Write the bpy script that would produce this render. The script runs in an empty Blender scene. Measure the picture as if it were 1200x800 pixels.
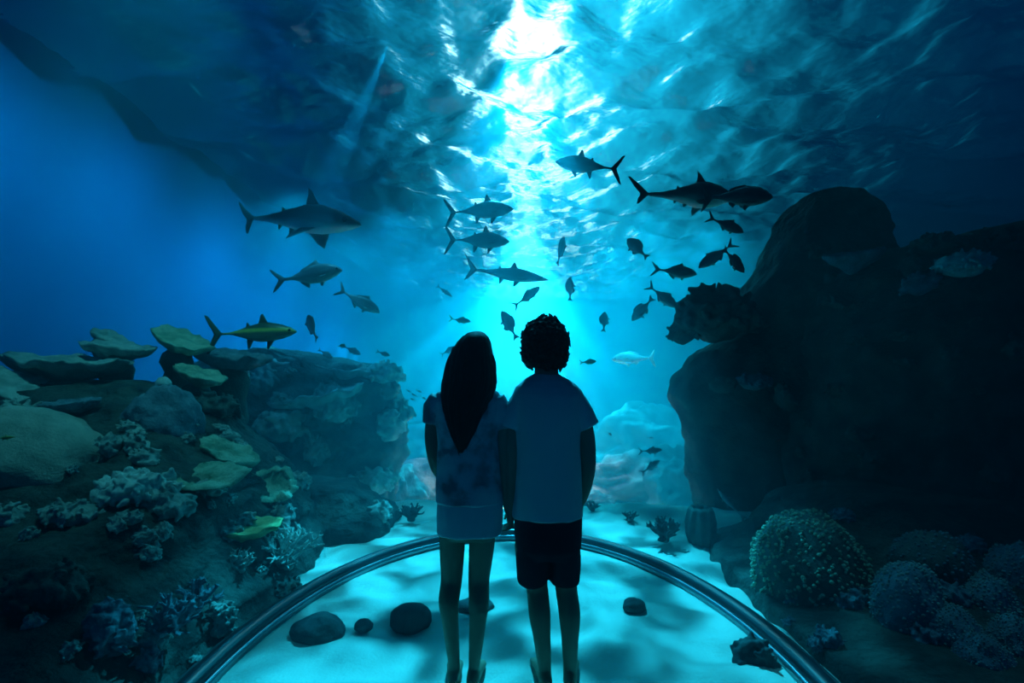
import bpy, bmesh, math, random
import numpy as np
from mathutils import Vector, Matrix, Euler, noise
PI = math.pi
random.seed(7)
scn = bpy.context.scene
COL = scn.collection
F, EYE, HOR = 600.0, 1.5, 432.0

def at(px, py, d):
    """world point that the photograph shows at px, py when it stands d metres away"""
    return Vector(((px - 600) / F * d, d, EYE + (HOR - py) / F * d))

def smooth(a, b, x):
    t = min(1, max(0, (x - a) / (b - a)))
    return t * t * (3 - 2 * t)

def fbm(p, oct=4, rough=.5):
    s, a = 0, 1
    p = Vector(p)
    for _ in range(oct):
        s += a * noise.noise(p)
        p = p * 2.03 + Vector((7.1, 3.3, 1.7)); a *= rough
    return s

# ------------------------------------------------------------------ camera and colour
cam = bpy.data.cameras.new('camera'); camo = bpy.data.objects.new('camera', cam); COL.objects.link(camo)
cam.sensor_width = 36; cam.lens = 18; cam.shift_y = 32 / 1200; cam.clip_start = .05; cam.clip_end = 200
camo.location = (0, 0, EYE); camo.rotation_euler = (PI / 2, 0, 0)
scn.camera = camo
vs = scn.view_settings
vs.view_transform = 'Standard'; vs.look = 'None'; vs.gamma = 1; vs.use_curve_mapping = False; vs.exposure = 0
cy = scn.cycles
cy.use_denoising = True
cy.max_bounces = 8; cy.diffuse_bounces = 2; cy.glossy_bounces = 3; cy.transmission_bounces = 4; cy.volume_bounces = 0
cy.transparent_max_bounces = 8
cy.caustics_reflective = False; cy.caustics_refractive = False
cy.sample_clamp_indirect = 6; cy.sample_clamp_direct = 0

# ------------------------------------------------------------------ node helpers
class NT:
    def __init__(s, tree): s.t = tree; s.n = tree.nodes; s.l = tree.links
    def node(s, typ, **kw):
        n = s.n.new(typ)
        for k, v in kw.items(): setattr(n, k, v)
        return n
    def link(s, a, b): s.l.new(a, b)
def material(name):
    m = bpy.data.materials.new(name); m.use_nodes = True
    m.node_tree.nodes.clear()
    return m, NT(m.node_tree)
def ramp(nt, fac, stops):
    r = nt.node('ShaderNodeValToRGB')
    e = r.color_ramp.elements
    while len(e) < len(stops): e.new(.5)
    for el, (p, c) in zip(e, stops): el.position = p; el.color = (*c, 1)
    nt.link(fac, r.inputs[0]); return r.outputs[0]
def surf_mat(name, c1, c2, scale=6, rough=.8, bump=.3, bscale=30, c3=None, spec=.2, dist=.02, detail=6):
    """mottled two or three colour matte surface with a fine bump"""
    m, nt = material(name)
    out = nt.node('ShaderNodeOutputMaterial'); b = nt.node('ShaderNodeBsdfPrincipled')
    tc = nt.node('ShaderNodeTexCoord')
    n1 = nt.node('ShaderNodeTexNoise'); n1.inputs['Scale'].default_value = scale; n1.inputs['Detail'].default_value = detail
    nt.link(tc.outputs['Object'], n1.inputs['Vector'])
    st = [(.38, c1), (.62, c2)] if c3 is None else [(.36, c1), (.5, c2), (.64, c3)]
    nt.link(ramp(nt, n1.outputs[0], st), b.inputs['Base Color'])
    n2 = nt.node('ShaderNodeTexNoise'); n2.inputs['Scale'].default_value = bscale; n2.inputs['Detail'].default_value = 5
    nt.link(tc.outputs['Object'], n2.inputs['Vector'])
    bp = nt.node('ShaderNodeBump'); bp.inputs['Strength'].default_value = bump; bp.inputs['Distance'].default_value = dist
    nt.link(n2.outputs[0], bp.inputs['Height']); nt.link(bp.outputs[0], b.inputs['Normal'])
    b.inputs['Roughness'].default_value = rough; b.inputs['Specular IOR Level'].default_value = spec
    nt.link(b.outputs[0], out.inputs[0])
    return m

# ------------------------------------------------------------------ object helpers
def link_mesh(name, me, mat=None, parent=None, loc=None):
    o = bpy.data.objects.new(name, me); COL.objects.link(o)
    if mat: me.materials.append(mat)
    if parent: o.parent = parent
    if loc is not None: o.location = loc
    return o
def from_bm(name, bm, mat=None, parent=None, smooth_=True, loc=None):
    me = bpy.data.meshes.new(name)
    bmesh.ops.recalc_face_normals(bm, faces=bm.faces)
    bm.to_mesh(me); bm.free()
    if smooth_: me.polygons.foreach_set('use_smooth', [True] * len(me.polygons))
    return link_mesh(name, me, mat, parent, loc)
def tag(o, label, cat, group=None):
    o['label'] = label; o['category'] = cat
    if group: o['group'] = group
    return o
def structure(o):
    o['kind'] = 'structure'; return o
def empty(name, loc, rot=(0, 0, 0)):
    o = bpy.data.objects.new(name, None); COL.objects.link(o); o.location = loc; o.rotation_euler = rot
    o.empty_display_size = .1
    return o
def copy_tree(o, parent=None):
    c = o.copy(); COL.objects.link(c)
    if parent: c.parent = parent
    for ch in list(o.children): copy_tree(ch, c)
    return c

# ------------------------------------------------------------------ world: a faint deep blue all round, a bright sky overhead in front
w = bpy.data.worlds.new('world'); scn.world = w; w.use_nodes = True
nt = NT(w.node_tree); nt.n.clear()
out = nt.node('ShaderNodeOutputWorld'); bg = nt.node('ShaderNodeBackground')
tc = nt.node('ShaderNodeTexCoord')
def world_sky():
    sep = nt.node('ShaderNodeSeparateXYZ'); nt.link(tc.outputs['Generated'], sep.inputs[0])
    def math_(op, a, b=None):
        n = nt.node('ShaderNodeMath', operation=op)
        for i, v in enumerate((a, b)):
            if v is None: continue
            if isinstance(v, (int, float)): n.inputs[i].default_value = v
            else: nt.link(v, n.inputs[i])
        return n.outputs[0]
    # a gap in the clouds: bright band of sky straight ahead, high up
    ax = math_('ABSOLUTE', math_('SUBTRACT', sep.outputs[0], .03))
    bx = math_('ABSOLUTE', math_('SUBTRACT', sep.outputs[0], .10))
    gx = math_('MAXIMUM', math_('SUBTRACT', 1, math_('MULTIPLY', bx, SKY_NARROW)), 0)
    gx = math_('MULTIPLY', gx, gx)
    up = math_('MULTIPLY', math_('GREATER_THAN', sep.outputs[2], .15), math_('GREATER_THAN', sep.outputs[1], 0.0))
    g = math_('MULTIPLY', gx, up)
    mx = nt.node('ShaderNodeMix', data_type='RGBA')
    mx.inputs[6].default_value = (*AMB, 1); mx.inputs[7].default_value = (*SKYC, 1)
    nt.link(g, mx.inputs[0])
    # the sun's glow behind the thin cloud
    cx_ = math_('MULTIPLY', ax, 24.0); e_ = math_('MULTIPLY', math_('SUBTRACT', sep.outputs[2], .66), 6.5)
    r2 = math_('ADD', math_('MULTIPLY', cx_, cx_), math_('MULTIPLY', e_, e_))
    core = math_('POWER', 2.718, math_('MULTIPLY', r2, -1)); core = math_('MULTIPLY', math_('MULTIPLY', core, up), SUNK)
    m2 = nt.node('ShaderNodeMix', data_type='RGBA', blend_type='ADD'); m2.clamp_result = False; m2.inputs[0].default_value = 1
    sc2 = nt.node('ShaderNodeVectorMath', operation='SCALE'); sc2.inputs[0].default_value = SUNC; nt.link(core, sc2.inputs['Scale'])
    nt.link(mx.outputs[2], m2.inputs[6]); nt.link(sc2.outputs[0], m2.inputs[7])
    nt.link(m2.outputs[2], bg.inputs[0])
SUNK = 6.0; SUNC = (.75, 1.0, 1.0); SKY_NARROW = 2.55; AMB = (.0003, .034, .115); SKYC = (.04, 1.58, 2.5)
world_sky()
bg.inputs[1].default_value = 1
nt.link(bg.outputs[0], out.inputs[0])

# ------------------------------------------------------------------ water volume
bm = bmesh.new(); bmesh.ops.create_cube(bm, size=1)
for v in bm.verts: v.co = Vector((v.co.x * 44, 18 + v.co.y * 40, 1.9 + v.co.z * 8))
m, nt = material('water_haze')
out = nt.node('ShaderNodeOutputMaterial'); sc_ = nt.node('ShaderNodeVolumeScatter'); ab = nt.node('ShaderNodeVolumeAbsorption'); ad = nt.node('ShaderNodeAddShader')
sc_.inputs['Color'].default_value = (.06, .78, 1, 1); sc_.inputs['Density'].default_value = .07; sc_.inputs['Anisotropy'].default_value = .45
ab.inputs['Color'].default_value = (.0, .74, .88, 1); ab.inputs['Density'].default_value = .10
nt.link(sc_.outputs[0], ad.inputs[0]); nt.link(ab.outputs[0], ad.inputs[1]); nt.link(ad.outputs[0], out.inputs['Volume'])
water = structure(from_bm('water', bm, m, smooth_=False))

# ------------------------------------------------------------------ water surface seen from below
SURF = 5.5
def water_surface():
    xs = np.concatenate([np.arange(-22, -7, .5), np.arange(-7, 8, .09), np.arange(8, 22.1, .5)])
    ys = np.concatenate([np.arange(-1.8, 3, .4), np.arange(3, 14, .09), np.arange(14, 24, .2), np.arange(24, 37.9, .6)])
    X, Y = np.meshgrid(xs, ys)
    rng = np.random.default_rng(3)
    Z = np.zeros_like(X)
    for i in range(60):
        lam = 10 ** rng.uniform(math.log10(.32), math.log10(3.2))
        ang = rng.normal(PI / 2, .62); k = 2 * PI / lam
        ph = rng.uniform(0, 2 * PI)
        a = .0098 * lam ** .8
        wob = .6 * np.sin(X * 1.3 + i) + .5 * np.sin(Y * .9 + 2 * i)
        Z += a * np.sin(k * (np.cos(ang) * X + np.sin(ang) * Y) + ph + wob)
    Z += SURF
    nx, ny = len(xs), len(ys)
    co = np.stack([X, Y, Z], -1).reshape(-1, 3)
    i = np.arange(nx * ny).reshape(ny, nx)
    f = np.stack([i[:-1, :-1], i[1:, :-1], i[1:, 1:], i[:-1, 1:]], -1).reshape(-1, 4)   # facing down
    me = bpy.data.meshes.new('water_surface')
    me.from_pydata(co.tolist(), [], f.tolist())
    me.polygons.foreach_set('use_smooth', [True] * len(me.polygons))
    m, nt = material('rippled_water')
    out = nt.node('ShaderNodeOutputMaterial')
    gl = nt.node('ShaderNodeBsdfGlossy'); gl.inputs['Roughness'].default_value = .04; gl.inputs['Color'].default_value = (.7, .92, 1, 1)
    rf = nt.node('ShaderNodeBsdfRefraction'); rf.inputs['IOR'].default_value = 1.18; rf.inputs['Roughness'].default_value = .02; rf.inputs['Color'].default_value = (.8, .97, 1, 1)
    fr = nt.node('ShaderNodeFresnel'); fr.inputs['IOR'].default_value = 1.65
    tc = nt.node('ShaderNodeTexCoord'); mp = nt.node('ShaderNodeMapping'); mp.inputs['Scale'].default_value = (1.0, 1.8, 1)
    nz = nt.node('ShaderNodeTexNoise'); nz.inputs['Scale'].default_value = 1.5; nz.inputs['Detail'].default_value = 2.5; nz.inputs['Distortion'].default_value = .4
    nt.link(tc.outputs['Object'], mp.inputs[0]); nt.link(mp.outputs[0], nz.inputs['Vector'])
    bp = nt.node('ShaderNodeBump'); bp.inputs['Strength'].default_value = .5; bp.inputs['Distance'].default_value = .10
    nt.link(nz.outputs[0], bp.inputs['Height'])
    n3 = nt.node('ShaderNodeTexNoise'); n3.inputs['Scale'].default_value = 4.5; n3.inputs['Detail'].default_value = 1.5; nt.link(mp.outputs[0], n3.inputs['Vector'])
    b3 = nt.node('ShaderNodeBump'); b3.inputs['Strength'].default_value = .9; b3.inputs['Distance'].default_value = .035
    nt.link(n3.outputs[0], b3.inputs['Height']); nt.link(bp.outputs[0], b3.inputs['Normal']); bp = b3
    for n in (gl, rf, fr): nt.link(bp.outputs[0], n.inputs['Normal'])
    mx = nt.node('ShaderNodeMixShader')
    nt.link(fr.outputs[0], mx.inputs[0]); nt.link(rf.outputs[0], mx.inputs[1]); nt.link(gl.outputs[0], mx.inputs[2])
    nt.link(mx.outputs[0], out.inputs[0])
    return structure(link_mesh('water_surface', me, m))
water_surface()

# ------------------------------------------------------------------ added spots just under the surface, not fittings of the tank
def gobo(light, scale, lo, hi, low, high, detail=2, stretch=(1, 1, 1), seed=0):
    """light broken up by the ripples it comes through"""
    light.use_nodes = True
    nt = NT(light.node_tree); nt.n.clear()
    out = nt.node('ShaderNodeOutputLight'); em = nt.node('ShaderNodeEmission'); tc = nt.node('ShaderNodeTexCoord')
    mp = nt.node('ShaderNodeMapping'); mp.inputs['Scale'].default_value = stretch; mp.inputs['Location'].default_value = (seed, seed * .7, 0)
    nz = nt.node('ShaderNodeTexNoise'); nz.inputs['Scale'].default_value = scale; nz.inputs['Detail'].default_value = detail; nz.inputs['Distortion'].default_value = .6
    nt.link(tc.outputs['Normal'], mp.inputs[0]); nt.link(mp.outputs[0], nz.inputs['Vector'])
    mr = nt.node('ShaderNodeMapRange', interpolation_type='SMOOTHSTEP')
    for k, v in zip((1, 2, 3, 4), (lo, hi, low, high)): mr.inputs[k].default_value = v
    nt.link(nz.outputs[0], mr.inputs[0]); nt.link(mr.outputs[0], em.inputs['Strength']); nt.link(em.outputs[0], out.inputs[0])
def aim(o, target):
    o.rotation_euler = (Vector(target) - o.location).to_track_quat('-Z', 'Y').to_euler()
def spot(name, loc, target, watt, ang, blend, color, radius=.1, g=None):
    l = bpy.data.lights.new(name, 'SPOT'); l.energy = watt; l.spot_size = math.radians(ang); l.spot_blend = blend; l.color = color; l.shadow_soft_size = radius
    o = bpy.data.objects.new(name, l); COL.objects.link(o); o.location = loc; aim(o, target)
    if g: gobo(l, **g)
    return o
def area(name, loc, target, watt, sx, sy, color):
    l = bpy.data.lights.new(name, 'AREA'); l.energy = watt; l.shape = 'RECTANGLE'; l.size = sx; l.size_y = sy; l.color = color
    o = bpy.data.objects.new(name, l); COL.objects.link(o); o.location = loc; aim(o, target)
    return o
CY = (.02, .74, .95); WH = (.5, .95, 1.0)
rays = dict(scale=11, lo=.44, hi=.64, low=.04, high=2.9)
spot('added_shaft_spot', (.25, 10.5, 5.35), (.3, 11.0, 0), 8500, 50, 1, (1.0, .52, .50), .1, rays)  # added below the surface, stands in for daylight from above
spot('added_shaft_spot', (.35, 12.6, 5.3), (.3, 12.9, 0), 18000, 58, 1, (1.0, .48, .48), .3, dict(rays, seed=2, scale=14))
for x_, y_, tx_, ty_, e_ in ((-.1, 9.6, -1.7, 10.2, 1500), (.1, 10.0, -.7, 10.2, 1300), (.3, 9.4, .45, 9.8, 1200), (.5, 9.8, 1.35, 10.0, 1500), (.75, 9.6, 2.4, 9.8, 1500), (.9, 10.4, 3.6, 10.4, 1300)): spot('added_shaft_spot', (x_, y_, 5.4), (tx_, ty_, 0), e_, 7.5, .7, (.25, .88, 1), .03)  # added narrow spots that draw separate light shafts
spot('added_shaft_spot', (.3, 14, 5.35), (.3, 13.4, 0), 7500, 116, 1, CY, .1, dict(rays, seed=3))
spot('added_shaft_spot', (.4, 19, 5.2), (.3, 18.9, 0), 32000, 150, 1, CY, .1, dict(rays, seed=5))  # added wide spot for the cyan glow at the back
for x_, y_ in ((-4.4, 10.5), (-2.6, 11.5), (-4.2, 13.5), (-2.2, 14.5), (-3.6, 17), (-1.6, 18)): spot('haze_fill', (x_, y_, 4.9), (x_, y_ - .2, 0), 760, 160, 1, (.01, .54, .92), .5)  # added spots that brighten the haze on the left
for x_, y_ in ((3.0, 11.5), (4.8, 12.5), (2.8, 14.5), (4.6, 15.5), (2.2, 17.5), (4.2, 19)): spot('haze_fill', (x_, y_, 4.9), (x_, y_ - .2, 0), 1100, 160, 1, (.01, .66, .92), .5)  # added likewise to brighten the haze on the right
spot('added_sand_spot', (.1, 6.0, 5.35), (-.05, 3.5, 0), 2600, 42, .6, (.02, .66, 1), .05, dict(scale=16, lo=.35, hi=.62, low=.12, high=2.1))  # added over the bay to light and dapple the sand
spot('added_beam_spot', (-1.5, 6.2, 5.4), (-4.6, 8.6, 1.2), 3200, 14, .4, (.02, .6, 1), .02)  # added spot that draws the slanting beam at upper left
for y_ in (3, 5.5, 8, 11, 14, 18): spot('wall_fill', (-4.3, y_, 4.7), (-6.2, y_ + .4, 3.6), 290, 125, 1, (.01, .62, .96), .6)  # added row of spots, brightens the left wall
spot('reef_fill', (-2.4, 3.4, 5.3), (-2.9, 4.3, 1), 300, 62, .8, (.10, .88, 1), .1)  # added fill on the corals of the left slope
spot('reef_fill', (-2.5, 6.9, 4.6), (-2.9, 7.6, 1), 230, 48, .9, (.03, .52, 1), .3)  # added fill that brings out the ledges of the hazy block
spot('reef_fill', (2.3, 3.1, 4.6), (2.0, 2.6, .1), 130, 32, .9, (.1, .75, 1), .1)  # added fill that top-lights the soft lumps at lower right
# ================================================================== materials of the reef
M = {}
M['sand'] = surf_mat('sand', (.60, .63, .58), (.70, .72, .65), scale=3, bump=.25, bscale=60)
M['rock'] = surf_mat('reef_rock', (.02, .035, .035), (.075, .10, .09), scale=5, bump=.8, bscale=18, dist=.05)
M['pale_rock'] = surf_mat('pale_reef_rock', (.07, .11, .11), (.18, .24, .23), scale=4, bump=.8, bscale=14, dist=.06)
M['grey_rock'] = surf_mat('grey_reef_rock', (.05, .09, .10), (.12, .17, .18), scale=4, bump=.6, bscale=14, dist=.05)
M['dark_stone'] = surf_mat('dark_stone', (.03, .05, .06), (.07, .1, .1), scale=7, bump=.5)
M['grey_coral'] = surf_mat('grey_coral', (.24, .30, .29), (.44, .50, .47), scale=9, bump=.6, bscale=40)
M['tan_coral'] = surf_mat('tan_coral', (.30, .31, .27), (.44, .44, .38), scale=8, bump=.5, bscale=60)
M['green_coral'] = surf_mat('green_coral', (.20, .32, .22), (.44, .58, .44), scale=10, bump=.6, bscale=45)
M['yellow_coral'] = surf_mat('yellow_coral', (.36, .46, .18), (.56, .64, .30), scale=8, bump=.4, bscale=45)
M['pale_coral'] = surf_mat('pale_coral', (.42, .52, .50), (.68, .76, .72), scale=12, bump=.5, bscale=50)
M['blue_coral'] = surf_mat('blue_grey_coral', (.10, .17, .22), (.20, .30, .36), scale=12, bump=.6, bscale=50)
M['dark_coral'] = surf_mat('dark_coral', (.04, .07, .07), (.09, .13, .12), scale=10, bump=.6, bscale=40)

# ================================================================== setting
def floor():
    xs = np.concatenate([np.linspace(-21.5, -3, 60), np.linspace(-2.95, 2.95, 150), np.linspace(3, 21.5, 60)])
    ys = np.concatenate([np.linspace(-1.6, 1.5, 20), np.linspace(1.55, 6.5, 150), np.linspace(6.6, 37.6, 110)])
    vs_, fs = [], []
    for y in ys:
        for x in xs:
            z = -1.6 * smooth(5.3, 8.6, y)
            q = Vector((x, y, 0))
            wx = x + .35 * noise.noise(q * 1.1); wy = y + .3 * noise.noise(q * .9 + Vector((5, 0, 0)))
            r = noise.noise(Vector((wx * 1.9, wy * 3.4, 0))) + .45 * noise.noise(Vector((wx * 4.6, wy * 7, 3)))
            z += (.05 if y < 7 else .12) * r
            ring = abs(math.hypot((x + .025) / 1.455, (y - 2.42) / 2.11) - 1) if y > 2.42 else abs(abs(x + .025) - 1.455) / 1.455
            z *= 1 if y > 5.3 else smooth(.02, .14, ring)
            z += .10 * math.exp(-((x - 1.25) / .7) ** 2 - ((y - 5.25) / .45) ** 2) + .10 * math.exp(-((x + 1.0) / .5) ** 2 - ((y - 5.4) / .4) ** 2)
            vs_.append((x, y, z))
    nx = len(xs)
    fs = [(j * nx + i, j * nx + i + 1, (j + 1) * nx + i + 1, (j + 1) * nx + i) for j in range(len(ys) - 1) for i in range(nx - 1)]
    me = bpy.data.meshes.new('floor'); me.from_pydata(vs_, [], fs)
    me.polygons.foreach_set('use_smooth', [True] * len(fs))
    return structure(link_mesh('floor', me, M['sand']))
FLOOR = floor()
def box(name, x0, x1, y0, y1, z0, z1, mat):
    bm = bmesh.new(); bmesh.ops.create_cube(bm, size=1)
    for v in bm.verts: v.co = Vector(((x0 + x1) / 2 + v.co.x * (x1 - x0), (y0 + y1) / 2 + v.co.y * (y1 - y0), (z0 + z1) / 2 + v.co.z * (z1 - z0)))
    return from_bm(name, bm, mat, smooth_=False)
M['wall'] = surf_mat('blue_tank_wall', (.02, .16, .42), (.025, .19, .47), scale=.5, bump=.05)
structure(box('wall_left', -6.6, -6.2, -1.6, 30.4, -2.05, 5.95, M['wall']))
structure(box('wall_back', -6.2, 21, 30, 30.4, -2.05, 5.95, M['wall']))

# ================================================================== mesh tools
def remesh(bm, voxel, smooth_it=4, factor=.5):
    """fuse overlapping shapes into one continuous skin"""
    me = bpy.data.meshes.new('raw'); bmesh.ops.recalc_face_normals(bm, faces=bm.faces); bm.to_mesh(me); bm.free()
    o = bpy.data.objects.new('raw', me); COL.objects.link(o)
    r = o.modifiers.new('r', 'REMESH'); r.mode = 'VOXEL'; r.voxel_size = voxel
    if smooth_it:
        s = o.modifiers.new('s', 'SMOOTH'); s.iterations = smooth_it; s.factor = factor
    dg = bpy.context.evaluated_depsgraph_get(); dg.update()
    res = bpy.data.meshes.new_from_object(o.evaluated_get(dg))
    bpy.data.objects.remove(o); bpy.data.meshes.remove(me)
    res.polygons.foreach_set('use_smooth', [True] * len(res.polygons))
    return res
def keep_largest(me):
    bm = bmesh.new(); bm.from_mesh(me); seen = set(); best = []
    for v in bm.verts:
        if v in seen: continue
        st, comp = [v], []
        seen.add(v)
        while st:
            a = st.pop(); comp.append(a)
            for e in a.link_edges:
                b = e.other_vert(a)
                if b not in seen: seen.add(b); st.append(b)
        if len(comp) > len(best): best = comp
    keep = set(best)
    bmesh.ops.delete(bm, geom=[v for v in bm.verts if v not in keep], context='VERTS')
    bm.to_mesh(me); bm.free()
    return me
def loft(bm, rings):
    """closed skin over rings of points"""
    R = [[bm.verts.new(p) for p in r] for r in rings]
    n = len(R[0])
    for a, b in zip(R, R[1:]):
        for i in range(n): bm.faces.new((a[i], a[(i + 1) % n], b[(i + 1) % n], b[i]))
    for r, c in ((R[0], 0), (R[-1], -1)):
        ctr = bm.verts.new(sum((Vector(v.co) for v in r), Vector()) / n)
        for i in range(n): bm.faces.new((r[i], r[(i + 1) % n], ctr))
def tube(bm, pts, rad, n=12, up=Vector((0, 1, 0)), rounded=True):
    """tapered limb along pts; a radius may be a pair (sideways, along up)"""
    pts = [Vector(p) for p in pts]
    rad = [r if isinstance(r, tuple) else (r, r) for r in rad]
    if rounded:
        d0 = (pts[0] - pts[1]).normalized(); d1 = (pts[-1] - pts[-2]).normalized()
        k0 = min(rad[0]); k1 = min(rad[-1])
        pts = [pts[0] + d0 * k0 * .85, pts[0] + d0 * k0 * .5] + pts + [pts[-1] + d1 * k1 * .5, pts[-1] + d1 * k1 * .85]
        s = lambda r, k: (r[0] * k, r[1] * k)
        rad = [s(rad[0], .5), s(rad[0], .86)] + rad + [s(rad[-1], .86), s(rad[-1], .5)]
    rings = []
    for i, p in enumerate(pts):
        t = (pts[min(i + 1, len(pts) - 1)] - pts[max(i - 1, 0)]).normalized()
        u = up - t * up.dot(t)
        if u.length < 1e-3: u = Vector((1, 0, 0)) - t * t.x
        u.normalize(); s_ = t.cross(u)
        rings.append([p + s_ * (rad[i][0] * math.cos(a)) + u * (rad[i][1] * math.sin(a)) for a in (2 * PI * k / n for k in range(n))])
    loft(bm, rings)
def spline(pts, n=8):
    """smooth curve through points"""
    P = [Vector(p) for p in pts]; out = []
    for i in range(len(P) - 1):
        p0, p1, p2, p3 = P[max(i - 1, 0)], P[i], P[i + 1], P[min(i + 2, len(P) - 1)]
        for k in range(n):
            t = k / n
            out.append(.5 * ((2 * p1) + (p2 - p0) * t + (2 * p0 - 5 * p1 + 4 * p2 - p3) * t * t + (3 * p1 - p0 - 3 * p2 + p3) * t ** 3))
    return out + [P[-1]]
def interp(tab, x):
    if x <= tab[0][0]: return tab[0][1:]
    for a, b in zip(tab, tab[1:]):
        if x <= b[0]:
            t = (x - a[0]) / (b[0] - a[0]); t = t * t * (3 - 2 * t) * .5 + t * .5
            return tuple(u + (v - u) * t for u, v in zip(a[1:], b[1:]))
    return tab[-1][1:]

# ================================================================== rocks
from mathutils.bvhtree import BVHTree
SOLID = []          # (bvh, matrix) of the rocks that corals grow on
def solid(o):
    me = o.data
    SOLID.append(BVHTree.FromPolygons([o.matrix_world @ v.co if False else v.co + o.location for v in me.vertices], [tuple(p.vertices) for p in me.polygons]))
    return o
def rock_loft(name, tab, mat, amp=.12, seed=0, nz=70, nth=110, e=2.6, freq=1.1, org=None, oct=5):
    """rock mass from levels (z, x0, x1, y0, y1), roughened"""
    z0, z1 = tab[0][0], tab[-1][0]
    rings = []
    for j in range(nz + 1):
        z = z0 + (z1 - z0) * j / nz
        x0, x1, y0, y1 = interp(tab, z)
        cx, cy_, rx, ry = (x0 + x1) / 2, (y0 + y1) / 2, (x1 - x0) / 2, (y1 - y0) / 2
        ring = []
        for k in range(nth):
            a = 2 * PI * k / nth; c, s = math.cos(a), math.sin(a)
            p = Vector((cx + rx * math.copysign(abs(c) ** (2 / e), c), cy_ + ry * math.copysign(abs(s) ** (2 / e), s), z))
            n_ = Vector((c / rx, s / ry, 0)).normalized()
            q = p * freq + Vector((seed * 3.1, seed * 1.7, seed))
            d = fbm(q, oct, .55) + .5 * abs(noise.noise(q * 2.3)) - .2
            d += .30 * fbm(q * 4.3, 3) + .12 * fbm(q * 13, 2)
            p += n_ * amp * d + Vector((0, 0, amp * .5 * noise.noise(q * 1.7 + Vector((9, 9, 9)))))
            ring.append(p)
        rings.append(ring)
    o_ = Vector(org) if org else Vector(((tab[0][1] + tab[0][2]) / 2, (tab[0][3] + tab[0][4]) / 2, z0))
    rings = [[p - o_ for p in r] for r in rings]
    bm = bmesh.new(); loft(bm, rings)
    o = from_bm(name, bm, mat); o.location = o_
    return solid(o)
def lump_mesh(r, amp, seed, sub=4, freq=1.6, oct=4, flat=None):
    bm = bmesh.new(); bmesh.ops.create_icosphere(bm, subdivisions=sub, radius=1)
    for v in bm.verts:
        n_ = v.co.normalized()
        k = 1 + amp * fbm(n_ * freq + Vector((seed * 2.7, seed, -seed)), oct)
        v.co = Vector((n_.x * r[0] * k, n_.y * r[1] * k, n_.z * r[2] * k))
        if flat is not None and v.co.z < flat * r[2]: v.co.z = flat * r[2]
    return bm
def lump(name, loc, r, mat, amp=.2, seed=0, sub=4, freq=1.6, flat=None, rot=(0, 0, 0), base=True):
    o = from_bm(name, lump_mesh(r, amp, seed, sub, freq, flat=flat), mat); o.location = loc; o.rotation_euler = rot
    return o
def X(px, d): return (px - 600) / F * d
def Z(py, d): return EYE + (HOR - py) / F * d

def levels(rows, d, x1=None):
    """rows (py, px left, px right, y0, y1) of a silhouette standing about d away -> loft table from the bottom up"""
    t = [(Z(py, d), X(a, d), X(b, d), y0, y1) for py, a, b, y0, y1 in rows]
    return sorted(t)
# --- right hand cliff
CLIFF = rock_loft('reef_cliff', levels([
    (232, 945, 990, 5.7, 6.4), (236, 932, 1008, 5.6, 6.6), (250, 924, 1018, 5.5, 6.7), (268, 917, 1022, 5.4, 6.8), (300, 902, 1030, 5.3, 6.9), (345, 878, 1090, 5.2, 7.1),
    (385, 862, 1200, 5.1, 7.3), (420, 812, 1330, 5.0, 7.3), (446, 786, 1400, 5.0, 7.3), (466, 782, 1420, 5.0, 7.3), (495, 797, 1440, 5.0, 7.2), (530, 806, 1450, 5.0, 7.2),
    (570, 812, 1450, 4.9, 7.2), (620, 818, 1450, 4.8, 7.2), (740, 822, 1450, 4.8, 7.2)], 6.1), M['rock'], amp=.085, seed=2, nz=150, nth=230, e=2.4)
tag(CLIFF, 'tall dark reef cliff with a blunt peak on the right side of the tank', 'rock', 'big reef rocks')
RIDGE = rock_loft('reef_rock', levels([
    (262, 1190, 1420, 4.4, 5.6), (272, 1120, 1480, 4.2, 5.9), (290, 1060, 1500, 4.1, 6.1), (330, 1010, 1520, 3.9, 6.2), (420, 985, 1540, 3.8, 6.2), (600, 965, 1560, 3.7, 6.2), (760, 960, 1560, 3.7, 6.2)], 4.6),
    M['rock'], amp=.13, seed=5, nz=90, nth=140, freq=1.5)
tag(RIDGE, 'broad black reef ridge filling the right edge, in front of the cliff', 'rock', 'big reef rocks')
FOOT = rock_loft('reef_rock', [(-.1, 1.49, 4.6, .7, 4.9), (.07, 1.56, 4.5, .9, 4.85), (.16, 1.9, 4.4, 2.6, 4.8), (.4, 2.15, 4.3, 3.4, 4.7), (.55, 2.5, 4.0, 3.6, 4.5)], M['rock'], amp=.05, seed=8, nz=40, nth=160, freq=1.8, e=4)
tag(FOOT, 'low dark rock shelf just outside the rail, under the round polyp coral', 'rock', 'big reef rocks')
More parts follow.
